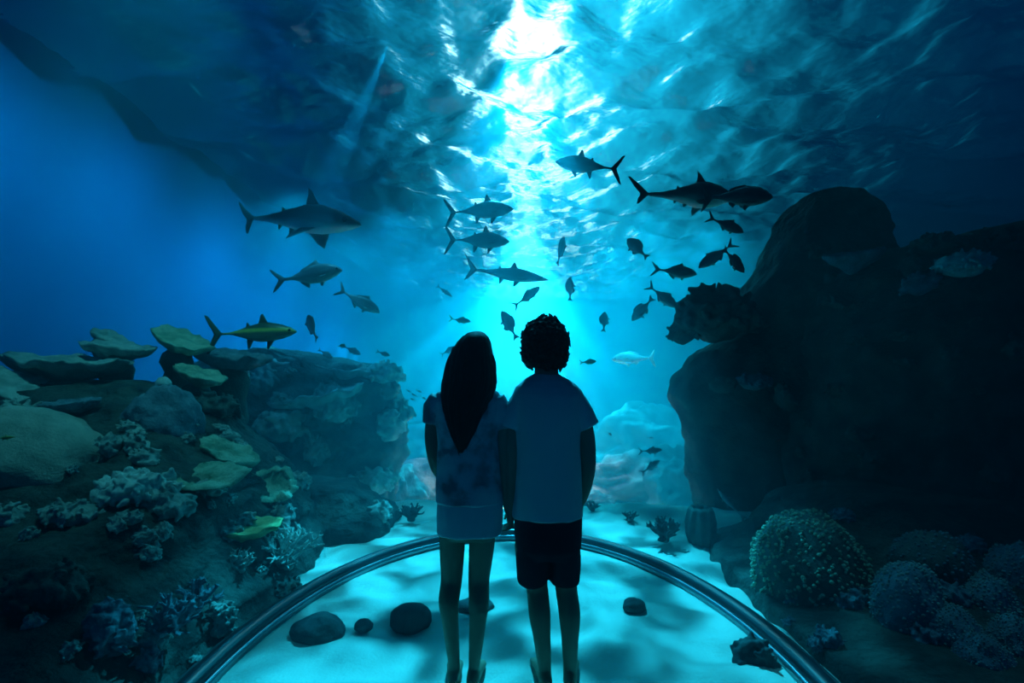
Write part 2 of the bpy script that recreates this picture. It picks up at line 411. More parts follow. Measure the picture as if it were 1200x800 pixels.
# --- left hand reef
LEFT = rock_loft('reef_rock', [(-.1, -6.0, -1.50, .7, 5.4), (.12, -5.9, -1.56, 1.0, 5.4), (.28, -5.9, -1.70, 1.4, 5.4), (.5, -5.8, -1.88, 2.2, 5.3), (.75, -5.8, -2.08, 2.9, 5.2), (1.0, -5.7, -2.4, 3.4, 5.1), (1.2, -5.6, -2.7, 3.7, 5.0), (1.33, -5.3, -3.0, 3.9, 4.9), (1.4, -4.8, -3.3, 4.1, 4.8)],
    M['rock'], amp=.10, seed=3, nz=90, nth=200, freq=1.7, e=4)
tag(LEFT, 'dark coral-covered reef slope filling the lower left, beside the rail', 'rock', 'big reef rocks')
LOW = rock_loft('reef_rock', [(-.15, -2.4, -1.10, 4.25, 5.6), (.1, -2.4, -1.16, 4.3, 5.5), (.28, -2.35, -1.3, 4.4, 5.4), (.4, -2.3, -1.5, 4.5, 5.3)], M['rock'], amp=.09, seed=14, nz=30, nth=110, freq=2.2)
tag(LOW, 'low dark rock behind the rail between the left slope and the sand', 'rock', 'big reef rocks')
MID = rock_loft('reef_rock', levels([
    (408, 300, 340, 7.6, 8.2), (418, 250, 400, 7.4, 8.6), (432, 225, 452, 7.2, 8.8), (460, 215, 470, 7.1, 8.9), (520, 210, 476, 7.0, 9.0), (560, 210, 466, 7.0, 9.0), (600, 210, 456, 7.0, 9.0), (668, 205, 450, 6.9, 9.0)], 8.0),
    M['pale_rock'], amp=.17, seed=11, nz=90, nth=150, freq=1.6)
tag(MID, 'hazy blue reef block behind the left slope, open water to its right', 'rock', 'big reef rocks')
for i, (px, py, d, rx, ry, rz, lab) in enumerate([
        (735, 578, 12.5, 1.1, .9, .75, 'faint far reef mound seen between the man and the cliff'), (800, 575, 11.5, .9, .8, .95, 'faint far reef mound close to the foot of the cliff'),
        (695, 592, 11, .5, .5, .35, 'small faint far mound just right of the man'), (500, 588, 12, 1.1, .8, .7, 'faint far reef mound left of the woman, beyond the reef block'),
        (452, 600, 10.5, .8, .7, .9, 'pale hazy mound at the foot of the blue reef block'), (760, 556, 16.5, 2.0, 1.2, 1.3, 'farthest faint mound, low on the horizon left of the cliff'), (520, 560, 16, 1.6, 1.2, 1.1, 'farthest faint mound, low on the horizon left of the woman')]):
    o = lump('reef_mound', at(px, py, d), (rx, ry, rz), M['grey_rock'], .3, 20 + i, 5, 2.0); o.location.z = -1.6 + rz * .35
    tag(o, lab, 'rock', 'far reef mounds')

def hit(px, py, dmin=1.5, default=4):
    """where the line of sight through px, py first meets a rock"""
    d = at(px, py, 1) - Vector((0, 0, EYE)); best = None
    for b in SOLID:
        h = b.ray_cast(Vector((0, 0, EYE)) + d * dmin, d)
        if h[0] is not None and (best is None or h[3] < best[1]): best = (h[0], h[3])
    return best[0] if best else at(px, py, default)

# ================================================================== corals
def table_coral(px, py, w_px, d, lab, mat, tilt=(0, 0), depth=.8, thick=.035, seed=0, stalk=True, group='plate corals', name='plate_coral', rim=.27, stalk_len=.3):
    """flat irregular plate; its root sits at the plate's middle"""
    if d is None: d = hit(px, py).y - .06
    c = at(px, py, d); R = w_px / 2 / F * d
    root = empty(name, c, (math.radians(tilt[0]), math.radians(tilt[1]), 0))
    bm = bmesh.new(); nr, nt_ = 12, 56
    top, bot = [], []
    for j in range(1, nr + 1):
        f = j / nr; a_, b_ = [], []
        for k in range(nt_):
            a = 2 * PI * k / nt_
            rr = 1 + rim * fbm((math.cos(a) * 1.5 + seed, math.sin(a) * 1.5, seed), 4)
            x, y = R * f * rr * math.cos(a), R * depth * f * rr * math.sin(a)
            z = .10 * R * f * f + .09 * R * fbm((x * 2.8 / R + seed, y * 2.8 / R, 0), 4) + .05 * R * f * noise.noise((math.cos(a) * 5 + seed, math.sin(a) * 5, f * 2))
            th = thick * (1.25 - .75 * f) if j < nr else thick * .35
            a_.append(bm.verts.new((x, y, z + th * .5))); b_.append(bm.verts.new((x * (.96 if j == nr else 1), y * (.96 if j == nr else 1), z - th - thick * 2.2 * (1 - f))))
        top.append(a_); bot.append(b_)
    ct = bm.verts.new((0, 0, thick * .6)); cb = bm.verts.new((0, 0, -thick * 3))
    for k in range(nt_):
        k2 = (k + 1) % nt_
        bm.faces.new((ct, top[0][k], top[0][k2])); bm.faces.new((cb, bot[0][k2], bot[0][k]))
        for j in range(nr - 1):
            bm.faces.new((top[j][k], top[j + 1][k], top[j + 1][k2], top[j][k2])); bm.faces.new((bot[j][k], bot[j][k2], bot[j + 1][k2], bot[j + 1][k]))
        bm.faces.new((top[-1][k], bot[-1][k], bot[-1][k2], top[-1][k2]))
    from_bm('plate', bm, mat, root)
    if stalk:
        bm = bmesh.new()
        tube(bm, [(0, 0, -thick * 2 - R * .44), (.05 * R, .02, -R * .44 - stalk_len * .5), (-.05 * R, .1, -R * .44 - stalk_len)], [R * .5, R * .34, R * .45], 18)
        from_bm('stalk', bm, M['dark_coral'], root)
    return tag(root, lab, 'coral', group)
def bush_coral(px, py, w_px, h_px, lab, mat, d=None, n=70, lobe=.16, seed=0, group='bushy corals', name='bushy_coral', depth=.9, knobs=1.5, low=-.35, off=0):
    rnd = random.Random(seed * 13 + 5)
    c = at(px, py, d) if d else hit(px, py)
    dd = c.y; rx = w_px / 2 / F * dd; rz = h_px / 2 / F * dd; ry = depth * rx
    if off: c += (c - Vector((0, 0, EYE))).normalized() * off
    bm = lump_mesh((rx * .8, ry * .8, rz * .8), .2, seed, 3)
    R0 = min(rx, rz)
    for i in range(n):
        zc = rnd.uniform(low, 1); a = rnd.uniform(0, 2 * PI); s = math.sqrt(max(0, 1 - zc * zc))
        n_ = Vector((s * math.cos(a), s * math.sin(a), zc)); k = rnd.uniform(.78, .98)
        p = Vector((n_.x * rx, n_.y * ry, n_.z * rz)) * k; r = lobe * R0 * rnd.uniform(.65, 1.35)
        q = Vector((n_.x * rx, n_.y * ry, n_.z * rz)) * .6
        tube(bm, [q, q.lerp(p, .6), p], [r * .8, r * .8, r], 7)
        for t in range(2):
            o2 = p + Vector((rnd.gauss(0, 1), rnd.gauss(0, 1), rnd.gauss(0, 1))).normalized() * r * knobs
            tube(bm, [p, o2], [r * .7, r * .55], 6)
    me = keep_largest(remesh(bm, max(R0 * lobe * .33, .004), 2))
    return tag(link_mesh(name, me, mat, loc=c), lab, 'coral', group)
def branch_coral(px, py, w_px, h_px, lab, mat, d=None, seed=0, n=7, thick=.07, group='branching corals', name='branching_coral', spread=1.0, loc=None, lean=0):
    rnd = random.Random(seed * 7 + 1)
    c = loc or (at(px, py, d) if d else hit(px, py)); dd = c.y
    H = h_px / F * dd; W = w_px / 2 / F * dd
    bm = lump_mesh((W * .3, W * .3, H * .14), .2, seed, 2)
    def grow(p, dr, L, r, lev):
        pts = [p]
        for _ in range(3):
            dr = (dr + Vector((rnd.gauss(0, .22), rnd.gauss(0, .22), rnd.gauss(.05, .15)))).normalized(); pts.append(pts[-1] + dr * L / 3)
        tube(bm, pts, [r, r * .9, r * .8, r * .62], 7)
        if lev:
            for q in pts[1:]:
                for _ in range(2 if q is pts[-1] else 1):
                    grow(q, (dr + Vector((rnd.gauss(0, .8), rnd.gauss(0, .8), rnd.gauss(.15, .4)))).normalized(), L * .55, r * .72, lev - 1)
    for i in range(n):
        a = 2 * PI * i / n + rnd.uniform(-.3, .3); t = rnd.uniform(.25, 1.0) * spread
        grow(Vector((0, 0, 0)), Vector((math.cos(a) * t * W / H * 1.1 + lean, math.sin(a) * t * W / H, .8)).normalized(), H * .6, H * thick, 2)
    me = keep_largest(remesh(bm, H * thick * .38, 1))
    return tag(link_mesh(name, me, mat, loc=c), lab, 'coral', group)
def cup_coral(px, py, w_px, d, lab, mat, hole=.45, tilt=(0, 0), h=.28, seed=0, squash=.8, group='cup corals', off=(0, 0)):
    """thick saucer with a wavy rim and a dark mouth"""
    if d is None: d = hit(px, py).y - .1
    c = at(px, py, d); R = w_px / 2 / F * d
    prof = [(.10, -1.6), (.3, -1.3), (.55, -.6), (.85, -.15), (1.0, .05), (1.0, .18), (.86, .26), (.66, .22), (hole * 1.1, .08), (hole * .95, -.12), (hole * .72, -.7), (hole * .2, -.95)]
    rings = []
    for j, (r, z) in enumerate(prof):
        ring = []
        for k in range(60):
            a = 2 * PI * k / 60
            wv = fbm((math.cos(a) * 1.6 + seed, math.sin(a) * 1.6, seed * .5 + j * .05), 4)
            rr = r * (1 + (.28 if r > .7 else .12) * wv)
            ring.append((R * (rr * math.cos(a) + (off[0] if j > 7 else 0)), R * squash * (rr * math.sin(a) + (off[1] if j > 7 else 0)), R * h * (z + .9 * wv * (r > .5)) + R * .03 * noise.noise((a * 9, j * 2.2, seed))))
        rings.append(ring)
    bm = bmesh.new(); loft(bm, rings)
    o = from_bm('cup_coral', bm, mat, loc=c); o.rotation_euler = (math.radians(tilt[0]), math.radians(tilt[1]), 0)
    return tag(o, lab, 'coral', group)
def polyp_dome(c, r, n, lab, mats, seed=0, bead=.055, name='polyp_coral', group='polyp corals', amp=.12, low=-.3):
    """dome closely set with little round polyps"""
    o = from_bm(name, lump_mesh(r, amp, seed, 4), mats[0], loc=c)
    bm = bmesh.new(); rnd = random.Random(seed)
    R0 = min(r)
    for i in range(n):
        zc = 1 - (1 - low) * (i + .5) / n; a = i * 2.399963 + rnd.uniform(-.15, .15); s = math.sqrt(max(0, 1 - zc * zc))
        n_ = Vector((s * math.cos(a), s * math.sin(a), zc))
        k = 1 + amp * fbm(n_ * 1.6 + Vector((seed * 2.7, seed, -seed)), 4)
        p = Vector((n_.x * r[0] * k, n_.y * r[1] * k, n_.z * r[2] * k)); b = bead * R0 * rnd.uniform(.6, 1.2)
        bmesh.ops.create_icosphere(bm, subdivisions=1, radius=1, matrix=Matrix.Translation(p) @ n_.to_track_quat('Z', 'Y').to_matrix().to_4x4() @ Matrix.Diagonal((b, b, b * 1.3, 1)))
    po = from_bm('polyps', bm, mats[1], o); po['kind'] = 'stuff'
    return tag(o, lab, 'coral', group)

# left slope: plates along the crest
table_coral(82, 428, 138, 4.35, 'long flat plate coral crowning the left slope, pale rim, second from the left edge', M['grey_coral'], (3, 4), .7, .05, 1, stalk_len=.5)
table_coral(138, 408, 76, 4.7, 'dark plate coral behind the long flat plate, with upturned left end', M['grey_coral'], (5, 8), .8, .045, 2, stalk_len=.45)
table_coral(128, 396, 44, 4.9, 'small raised fin-like plate coral on the very top of the left slope', M['grey_coral'], (10, 28), .7, .04, 12, stalk_len=.3)
table_coral(214, 400, 70, 4.9, 'tilted pale plate coral at the right end of the crest, behind the yellow-striped fish tail', M['green_coral'], (12, 24), .8, .045, 3, stalk_len=.4)
table_coral(236, 440, 68, 4.7, 'narrow plate coral sloping down below the tilted crest plate', M['green_coral'], (8, 20), .6, .04, 4, stalk_len=.35)
table_coral(18, 455, 92, 3.9, 'plate coral at the left picture edge above the smooth boulder coral', M['grey_coral'], (10, 26), .7, .04, 5, stalk_len=.35)
table_coral(82, 474, 62, None, 'small dim plate coral between the edge plate and the grey dome', M['blue_coral'], (8, -4), .7, .035, 6, stalk_len=.35)
table_coral(268, 531, 76, None, 'arched green plate coral leaning right, above the two cup corals', M['green_coral'], (14, 24), .55, .04, 7, stalk_len=.4)
table_coral(285, 622, 88, None, 'thin yellow-green plate coral jutting towards the water below the cup corals', M['yellow_coral'], (4, -7), .6, .025, 8, stalk_len=.35)
table_coral(272, 419, 90, 5.3, 'dim plate coral right of the crest, level with the fish belly', M['blue_coral'], (6, 8), .8, .05, 9, stalk_len=.5)
# boulder, dome, cups
BOULDER = lump('boulder_coral', at(48, 540, 3.4), (.50, .42, .33), M['tan_coral'], .13, 4, 5, 1.1, rot=(0, .38, 0)); tag(BOULDER, 'big smooth tan boulder coral at the left edge', 'coral')
DOME = from_bm('dome_coral', lump_mesh((.26, .28, .36), .16, 9, 5, 2.2), M['blue_coral'], loc=at(193, 505, 3.95)); tag(DOME, 'rounded grey dome coral with a pale knob, right of the boulder coral', 'coral')
from_bm('pale_knob', lump_mesh((.055, .05, .06), .15, 3, 3), M['pale_coral'], DOME, loc=(.01, -.03, .36))['label'] = 'pale rounded knob'
cup_coral(243, 560, 80, None, 'pale green cup coral with a round dark mouth, left of the pair', M['green_coral'], .36, (16, 4), .22, 2, .8, off=(-.22, -.05))
cup_coral(318, 568, 62, None, 'dark cup coral with a thin green rim, right of the pair', M['green_coral'], .68, (30, 16), .30, 5, .9)
# bushes of the left slope
bush_coral(162, 574, 86, 50, 'pale bushy coral crest between the boulder coral and the cup corals', M['pale_coral'], None, 90, .17, 1)
bush_coral(88, 604, 70, 36, 'small pale bushy coral under the boulder coral', M['grey_coral'], None, 60, .2, 2)
bush_coral(196, 594, 56, 46, 'bushy coral hanging below the pale crest', M['grey_coral'], None, 60, .18, 3)
bush_coral(6, 608, 40, 34, 'small knobbly coral at the left edge under the boulder coral', M['grey_coral'], None, 40, .22, 4)
lump('encrusted_rock', at(28, 630, 3.25), (.20, .2, .10), M['tan_coral'], .2, 6, 4, 2.0)
tag(bpy.data.objects['encrusted_rock'], 'flat tan encrusted rock at the left edge below the knobbly coral', 'rock')
branch_coral(335, 662, 66, 50, 'pale branching coral at the right tip of the left slope', M['pale_coral'], None, 3, 9, .05)
branch_coral(282, 668, 34, 26, 'small pale branching coral below the thin yellow-green plate', M['grey_coral'], None, 4, 6, .08)
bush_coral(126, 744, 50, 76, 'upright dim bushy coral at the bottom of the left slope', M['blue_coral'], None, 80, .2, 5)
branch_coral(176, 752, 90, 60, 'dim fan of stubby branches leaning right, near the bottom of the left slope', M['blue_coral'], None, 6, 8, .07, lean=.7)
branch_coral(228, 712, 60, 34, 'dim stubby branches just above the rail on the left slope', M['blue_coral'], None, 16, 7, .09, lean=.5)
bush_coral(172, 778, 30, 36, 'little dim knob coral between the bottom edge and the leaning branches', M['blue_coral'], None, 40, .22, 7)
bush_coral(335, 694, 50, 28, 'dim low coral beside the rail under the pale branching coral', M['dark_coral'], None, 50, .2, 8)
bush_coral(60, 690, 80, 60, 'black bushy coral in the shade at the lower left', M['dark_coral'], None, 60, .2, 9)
bush_coral(250, 480, 60, 40, 'dark bushy coral between the sloping plate and the arched plate', M['dark_coral'], None, 60, .2, 10)
# corals of the hazy block
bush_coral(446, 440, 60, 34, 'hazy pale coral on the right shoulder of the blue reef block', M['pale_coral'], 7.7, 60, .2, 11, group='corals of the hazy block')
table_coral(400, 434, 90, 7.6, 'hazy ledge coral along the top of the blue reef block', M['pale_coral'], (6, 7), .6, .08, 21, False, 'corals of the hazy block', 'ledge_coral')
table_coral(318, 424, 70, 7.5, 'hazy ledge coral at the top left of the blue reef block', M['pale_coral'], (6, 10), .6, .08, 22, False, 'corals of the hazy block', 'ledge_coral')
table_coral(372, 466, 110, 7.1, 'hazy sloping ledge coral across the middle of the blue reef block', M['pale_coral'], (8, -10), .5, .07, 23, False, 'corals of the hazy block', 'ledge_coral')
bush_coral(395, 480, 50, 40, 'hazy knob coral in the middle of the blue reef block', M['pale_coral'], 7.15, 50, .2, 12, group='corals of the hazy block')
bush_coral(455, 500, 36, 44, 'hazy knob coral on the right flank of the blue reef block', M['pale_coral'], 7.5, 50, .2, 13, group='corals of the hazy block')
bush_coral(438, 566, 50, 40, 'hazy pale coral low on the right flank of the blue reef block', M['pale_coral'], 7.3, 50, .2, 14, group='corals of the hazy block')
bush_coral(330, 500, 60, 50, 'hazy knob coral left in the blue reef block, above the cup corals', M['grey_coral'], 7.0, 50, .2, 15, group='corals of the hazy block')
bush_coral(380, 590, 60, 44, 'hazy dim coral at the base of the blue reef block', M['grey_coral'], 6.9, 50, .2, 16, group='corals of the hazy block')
# right side
bush_coral(838, 372, 92, 72, 'bushy dark coral jutting from the cliff over the open water', M['dark_coral'], 5.75, 130, .15, 20, group='corals of the cliff')
bush_coral(800, 392, 32, 28, 'small round coral at the tip of the jutting bushy coral', M['dark_coral'], 5.75, 50, .2, 21, group='corals of the cliff')
bush_coral(1130, 312, 58, 36, 'pale bushy coral on top of the black ridge at the right', M['pale_coral'], None, 130, .13, 22, group='corals of the cliff')
bush_coral(1080, 335, 40, 36, 'small dim coral left of the pale bushy coral on the ridge', M['blue_coral'], None, 50, .2, 23, group='corals of the cliff')
table_coral(1000, 300, 70, 4.9, 'dim ledge coral where the ridge meets the cliff', M['blue_coral'], (8, -8), .7, .05, 24, False, 'corals of the cliff', 'ledge_coral')
bush_coral(1185, 290, 60, 40, 'dark knobbly coral at the right end of the ridge top', M['dark_coral'], None, 60, .2, 25, group='corals of the cliff')
bush_coral(1100, 288, 60, 28, 'dark low coral on the left end of the ridge top', M['dark_coral'], None, 60, .2, 26, group='corals of the cliff')
bush_coral(884, 448, 40, 24, 'dim small coral on the face of the cliff below the jutting coral', M['blue_coral'], None, 40, .2, 27, group='corals of the cliff')
polyp_dome(at(947, 672, 3.3), (.34, .34, .38), 800, 'large round dark coral set with pale green polyps, outside the rail on the right', (M['dark_coral'], M['green_coral']), 3, .036)
polyp_dome(at(1064, 718, 2.75), (.17, .17, .28), 420, 'upright grey coral with fine polyps, left of the finger lumps at lower right', (M['blue_coral'], M['grey_coral']), 5, .05)
polyp_dome(at(1092, 664, 3.1), (.22, .2, .2), 260, 'dim rounded coral above the finger lumps at lower right', (M['dark_coral'], M['blue_coral']), 6, .05)
for i, (px, py, rx, rz, d, lab) in enumerate([
        (1112, 748, .13, .17, 2.6, 'thick lump of soft coral, leftmost of the finger lumps at lower right'),
        (1158, 722, .15, .23, 2.85, 'tall soft coral lump at the back of the finger lumps'),
        (1152, 778, .11, .13, 2.42, 'short soft coral lump at the bottom in front of the tall lump'),
        (1200, 690, .17, .26, 3.0, 'broad soft coral lump at the right picture edge'),
        (1192, 762, .12, .16, 2.5, 'pale soft coral lump in the bottom right corner')]):
    polyp_dome(at(px, py, d), (rx, rx, rz), 420, lab, (M['blue_coral'], M['grey_coral']), 30 + i, .05, 'soft_coral', 'finger lumps at lower right', .2)
# a barrel sponge by the rail
bm = bmesh.new()
rings = []
for r, z in ((.05, -.02), (.085, 0), (.115, .1), (.12, .2), (.10, .3), (.085, .33), (.065, .31), (.06, .2), (.03, .12)):
    rings.append([(r * (1 + .1 * math.sin(9 * a)) * math.cos(a), r * (1 + .1 * math.sin(9 * a)) * math.sin(a), z) for a in (2 * PI * k / 54 for k in range(54))])
loft(bm, rings)
tag(from_bm('barrel_sponge', bm, M['dark_coral'], loc=(X(821, 4.35), 4.35, .0)), 'small ribbed barrel sponge behind the rail at the foot of the cliff', 'sponge')
# sand: corals beyond the rail, stones inside it
for i, (px, py, w_, h_, lab) in enumerate([(778, 640, 44, 26, 'dark spidery coral on the bright sand beyond the rail, right of the man'), (738, 616, 30, 12, 'small dark twig coral on the bright sand, farther back than the spidery one'),
                                           (694, 604, 24, 12, 'small dark twig coral on the sand just right of the man'), (482, 616, 34, 20, 'dark coral on the sand beyond the rail, left of the woman')]):
    d = 900 / (py - HOR)
    branch_coral(px, py, w_, h_, lab, M['dark_stone'], seed=40 + i, n=9, thick=.09, spread=1.7, group='dark corals on the sand', loc=Vector((X(px, d), d, .06)))
for i, (px, py, w_, h_, lab) in enumerate([(369, 750, 62, 34, 'flat dark round stone on the sand, nearest the left of the rail'), (480, 733, 50, 32, 'dark rounded stone on the sand left of the woman'),
                                           (425, 739, 22, 13, 'small dark stone between the two large stones'), (744, 716, 26, 17, 'small dark stone on the sand right of the man'),
                                           (556, 716, 44, 10, 'low dark stone behind the woman, seen between her legs')]):
    d = 900 / (py - HOR); r = w_ / 2 / F * d
    o = lump('stone', Vector((X(px, d), d + r * .35, .02)), (r, r * .85, h_ / F * d * .55), M['dark_stone'], .14, 50 + i, 4, 1.4)
    tag(o, lab, 'stone', 'dark stones on the sand')
bush_coral(882, 776, 46, 54, 'dark lobed coral inside the rail at the right', M['dark_stone'], 2.62, 60, .22, 33, group='dark corals on the sand')

# ================================================================== rail of the viewing bay
def bay_path(off):
    a, b, cx, cy_ = 1.455 + off, 2.11 + off, -.025, 2.42
    p = [(cx - a, -1.4, 0), (cx - a, .5, 0)] + [(cx + a * math.cos(t), cy_ + b * math.sin(t), 0) for t in (PI - PI * k / 90 for k in range(91))] + [(cx + a, .5, 0), (cx + a, -1.4, 0)]
    return [Vector(q) for q in p]
def sweep(name, path, prof, mat, parent, z):
    """profile (outwards, up) carried along a level path"""
    bm = bmesh.new(); R = []
    for i, p in enumerate(path):
        t = (path[min(i + 1, len(path) - 1)] - path[max(i - 1, 0)]).normalized(); n_ = Vector((-t.y, t.x, 0))
        R.append([p + n_ * u + Vector((0, 0, v + z)) for u, v in prof])
    loft(bm, R)
    return from_bm(name, bm, mat, parent)
def metal(name, col, rough, met=.0, spec=.5):
    m, nt = material(name); out = nt.node('ShaderNodeOutputMaterial'); b = nt.node('ShaderNodeBsdfPrincipled')
    n1 = nt.node('ShaderNodeTexNoise'); n1.inputs['Scale'].default_value = 20
    st = [(.3, tuple(c * .8 for c in col)), (.7, col)]
    nt.link(ramp(nt, n1.outputs[0], st), b.inputs['Base Color'])
    b.inputs['Roughness'].default_value = rough; b.inputs['Metallic'].default_value = met; b.inputs['Specular IOR Level'].default_value = spec
    nt.link(b.outputs[0], out.inputs[0]); return m
rail = empty('bay_rail', (0, 0, 0))
tag(rail, 'curved dark rail around the viewing bay, in front of the two people', 'rail')
circ = lambda r, n=14: [(r * math.cos(2 * PI * k / n), r * math.sin(2 * PI * k / n)) for k in range(n)]
M['rail'] = metal('dark_rail', (.012, .018, .025), .28, .0, .6); M['strip'] = metal('steel_strip', (.25, .32, .36), .3, .8)
sweep('rail_tube', bay_path(0), [(u * 1.0, v * .8) for u, v in circ(.05, 18)], M['rail'], rail, .055)
sweep('inner_strip', bay_path(-.058), [(-.012, -.03), (.012, -.03), (.012, .018), (-.012, .018)], M['strip'], rail, .03)['label'] = 'thin steel strip along the inner side'
sweep('outer_strip', bay_path(.056), [(-.012, -.03), (.012, -.03), (.012, .03), (-.012, .03)], M['strip'], rail, .035)['label'] = 'thin steel strip along the outer side'

# small growth scattered over the rocks
def knobs(area_, n, lab, group, mat, seed, size=(12, 26)):
    rnd = random.Random(seed); protos = []
    x0, x1, y0, y1 = area_; k = 0; tries = 0
    while k < n and tries < 400:
        tries += 1
        px, py = rnd.uniform(x0, x1), rnd.uniform(y0, y1)
        h = hit(px, py, default=-1)
        if h.y < 0: continue
        if len(protos) < 3:
            o = bush_coral(px, py, 30, 24, lab, mat, None, 34, .24, seed * 3 + k, group, 'coral_knob'); o['base'] = 15 / F * o.location.y; protos.append(o); base = o['base']; del o['base']; protos[-1] = (o, base)
        else:
            src, base = rnd.choice(protos); o = src.copy(); COL.objects.link(o); o.location = h
        sc = rnd.uniform(*size) / 2 / F * h.y / base
        o.scale = (sc * rnd.uniform(.8, 1.3), sc, sc * rnd.uniform(.7, 1.4)); o.rotation_euler = (rnd.uniform(-.4, .4), rnd.uniform(-.4, .4), rnd.uniform(0, 6.28)); k += 1
knobs((10, 345, 470, 790), 46, 'small dim coral knob among many scattered over the left slope', 'coral knobs on the left slope', M['grey_coral'], 61, (12, 36))
knobs((250, 470, 425, 620), 22, 'small hazy coral knob among many on the blue reef block', 'coral knobs on the blue reef block', M['grey_coral'], 62, (12, 34))
knobs((820, 1195, 270, 560), 26, 'small black coral knob among many on the cliff and ridge', 'coral knobs on the cliff and ridge', M['dark_coral'], 63, (14, 36))
knobs((900, 1195, 600, 790), 14, 'small dim coral knob among many on the low right-hand shelf', 'coral knobs on the low right shelf', M['blue_coral'], 64, (16, 34))
# ================================================================== fish
def fish_mat(name, back, side, belly, rough=.45, stripe=None):
    m, nt = material(name); out = nt.node('ShaderNodeOutputMaterial'); b = nt.node('ShaderNodeBsdfPrincipled')
    tc = nt.node('ShaderNodeTexCoord'); sp = nt.node('ShaderNodeSeparateXYZ'); nt.link(tc.outputs['Generated'], sp.inputs[0])
    n1 = nt.node('ShaderNodeTexNoise'); n1.inputs['Scale'].default_value = 9; nt.link(tc.outputs['Generated'], n1.inputs['Vector'])
    a = nt.node('ShaderNodeMath', operation='MULTIPLY_ADD'); a.inputs[1].default_value = .12; nt.link(n1.outputs[0], a.inputs[0]); nt.link(sp.outputs[2], a.inputs[2])
    st = [(.34, belly), (.52, side), (.74, back)]
    if stripe: st = [(.34, belly), (.5, side), (.66, stripe), (.8, back)]
    nt.link(ramp(nt, a.outputs[0], st), b.inputs['Base Color'])
    b.inputs['Roughness'].default_value = rough; b.inputs['Specular IOR Level'].default_value = .5
    nt.link(b.outputs[0], out.inputs[0]); return m
FM = {
    'dark': fish_mat('dark_fish_skin', (.02, .035, .045), (.05, .08, .10), (.10, .14, .16)),
    'blue': fish_mat('blue_grey_fish_skin', (.04, .08, .11), (.10, .17, .22), (.25, .33, .36)),
    'silver': fish_mat('silver_fish_skin', (.22, .30, .28), (.50, .58, .56), (.75, .80, .78), .3),
    'pale': fish_mat('pale_fish_skin', (.50, .62, .60), (.70, .80, .80), (.80, .86, .86), .4),
    'striped': fish_mat('yellow_striped_fish_skin', (.05, .09, .06), (.10, .15, .10), (.2, .26, .22), .4, (.62, .62, .12)),
    'green': fish_mat('green_fish_skin', (.06, .10, .03), (.12, .16, .05), (.30, .32, .10)),
    'shark': fish_mat('shark_skin', (.05, .08, .10), (.12, .17, .19), (.45, .52, .52), .6),
    'yellow': fish_mat('yellow_fish_skin', (.35, .42, .08), (.5, .55, .12), (.6, .62, .25)),
    'red': fish_mat('red_fish_skin', (.5, .06, .03), (.6, .08, .04), (.6, .2, .1)),
}
FINM = {
    'dark': surf_mat('dark_fin', (.02, .03, .04), (.05, .07, .09), bump=.1), 'blue': surf_mat('blue_grey_fin', (.05, .09, .12), (.1, .16, .2), bump=.1),
    'silver': surf_mat('silver_fin', (.2, .28, .26), (.35, .42, .4), bump=.1), 'pale': surf_mat('pale_fin', (.5, .6, .6), (.65, .74, .74), bump=.1),
    'striped': surf_mat('olive_fin', (.04, .06, .04), (.08, .1, .06), bump=.1), 'green': surf_mat('yellow_fin', (.45, .45, .08), (.6, .58, .12), bump=.1),
    'shark': surf_mat('shark_fin', (.02, .035, .045), (.04, .06, .07), bump=.1), 'yellow': surf_mat('bright_yellow_fin', (.5, .5, .1), (.6, .6, .15), bump=.1), 'red': surf_mat('red_fin', (.5, .06, .03), (.6, .1, .05), bump=.1),
}
M['eye'] = metal('black_eye', (.004, .004, .006), .15)
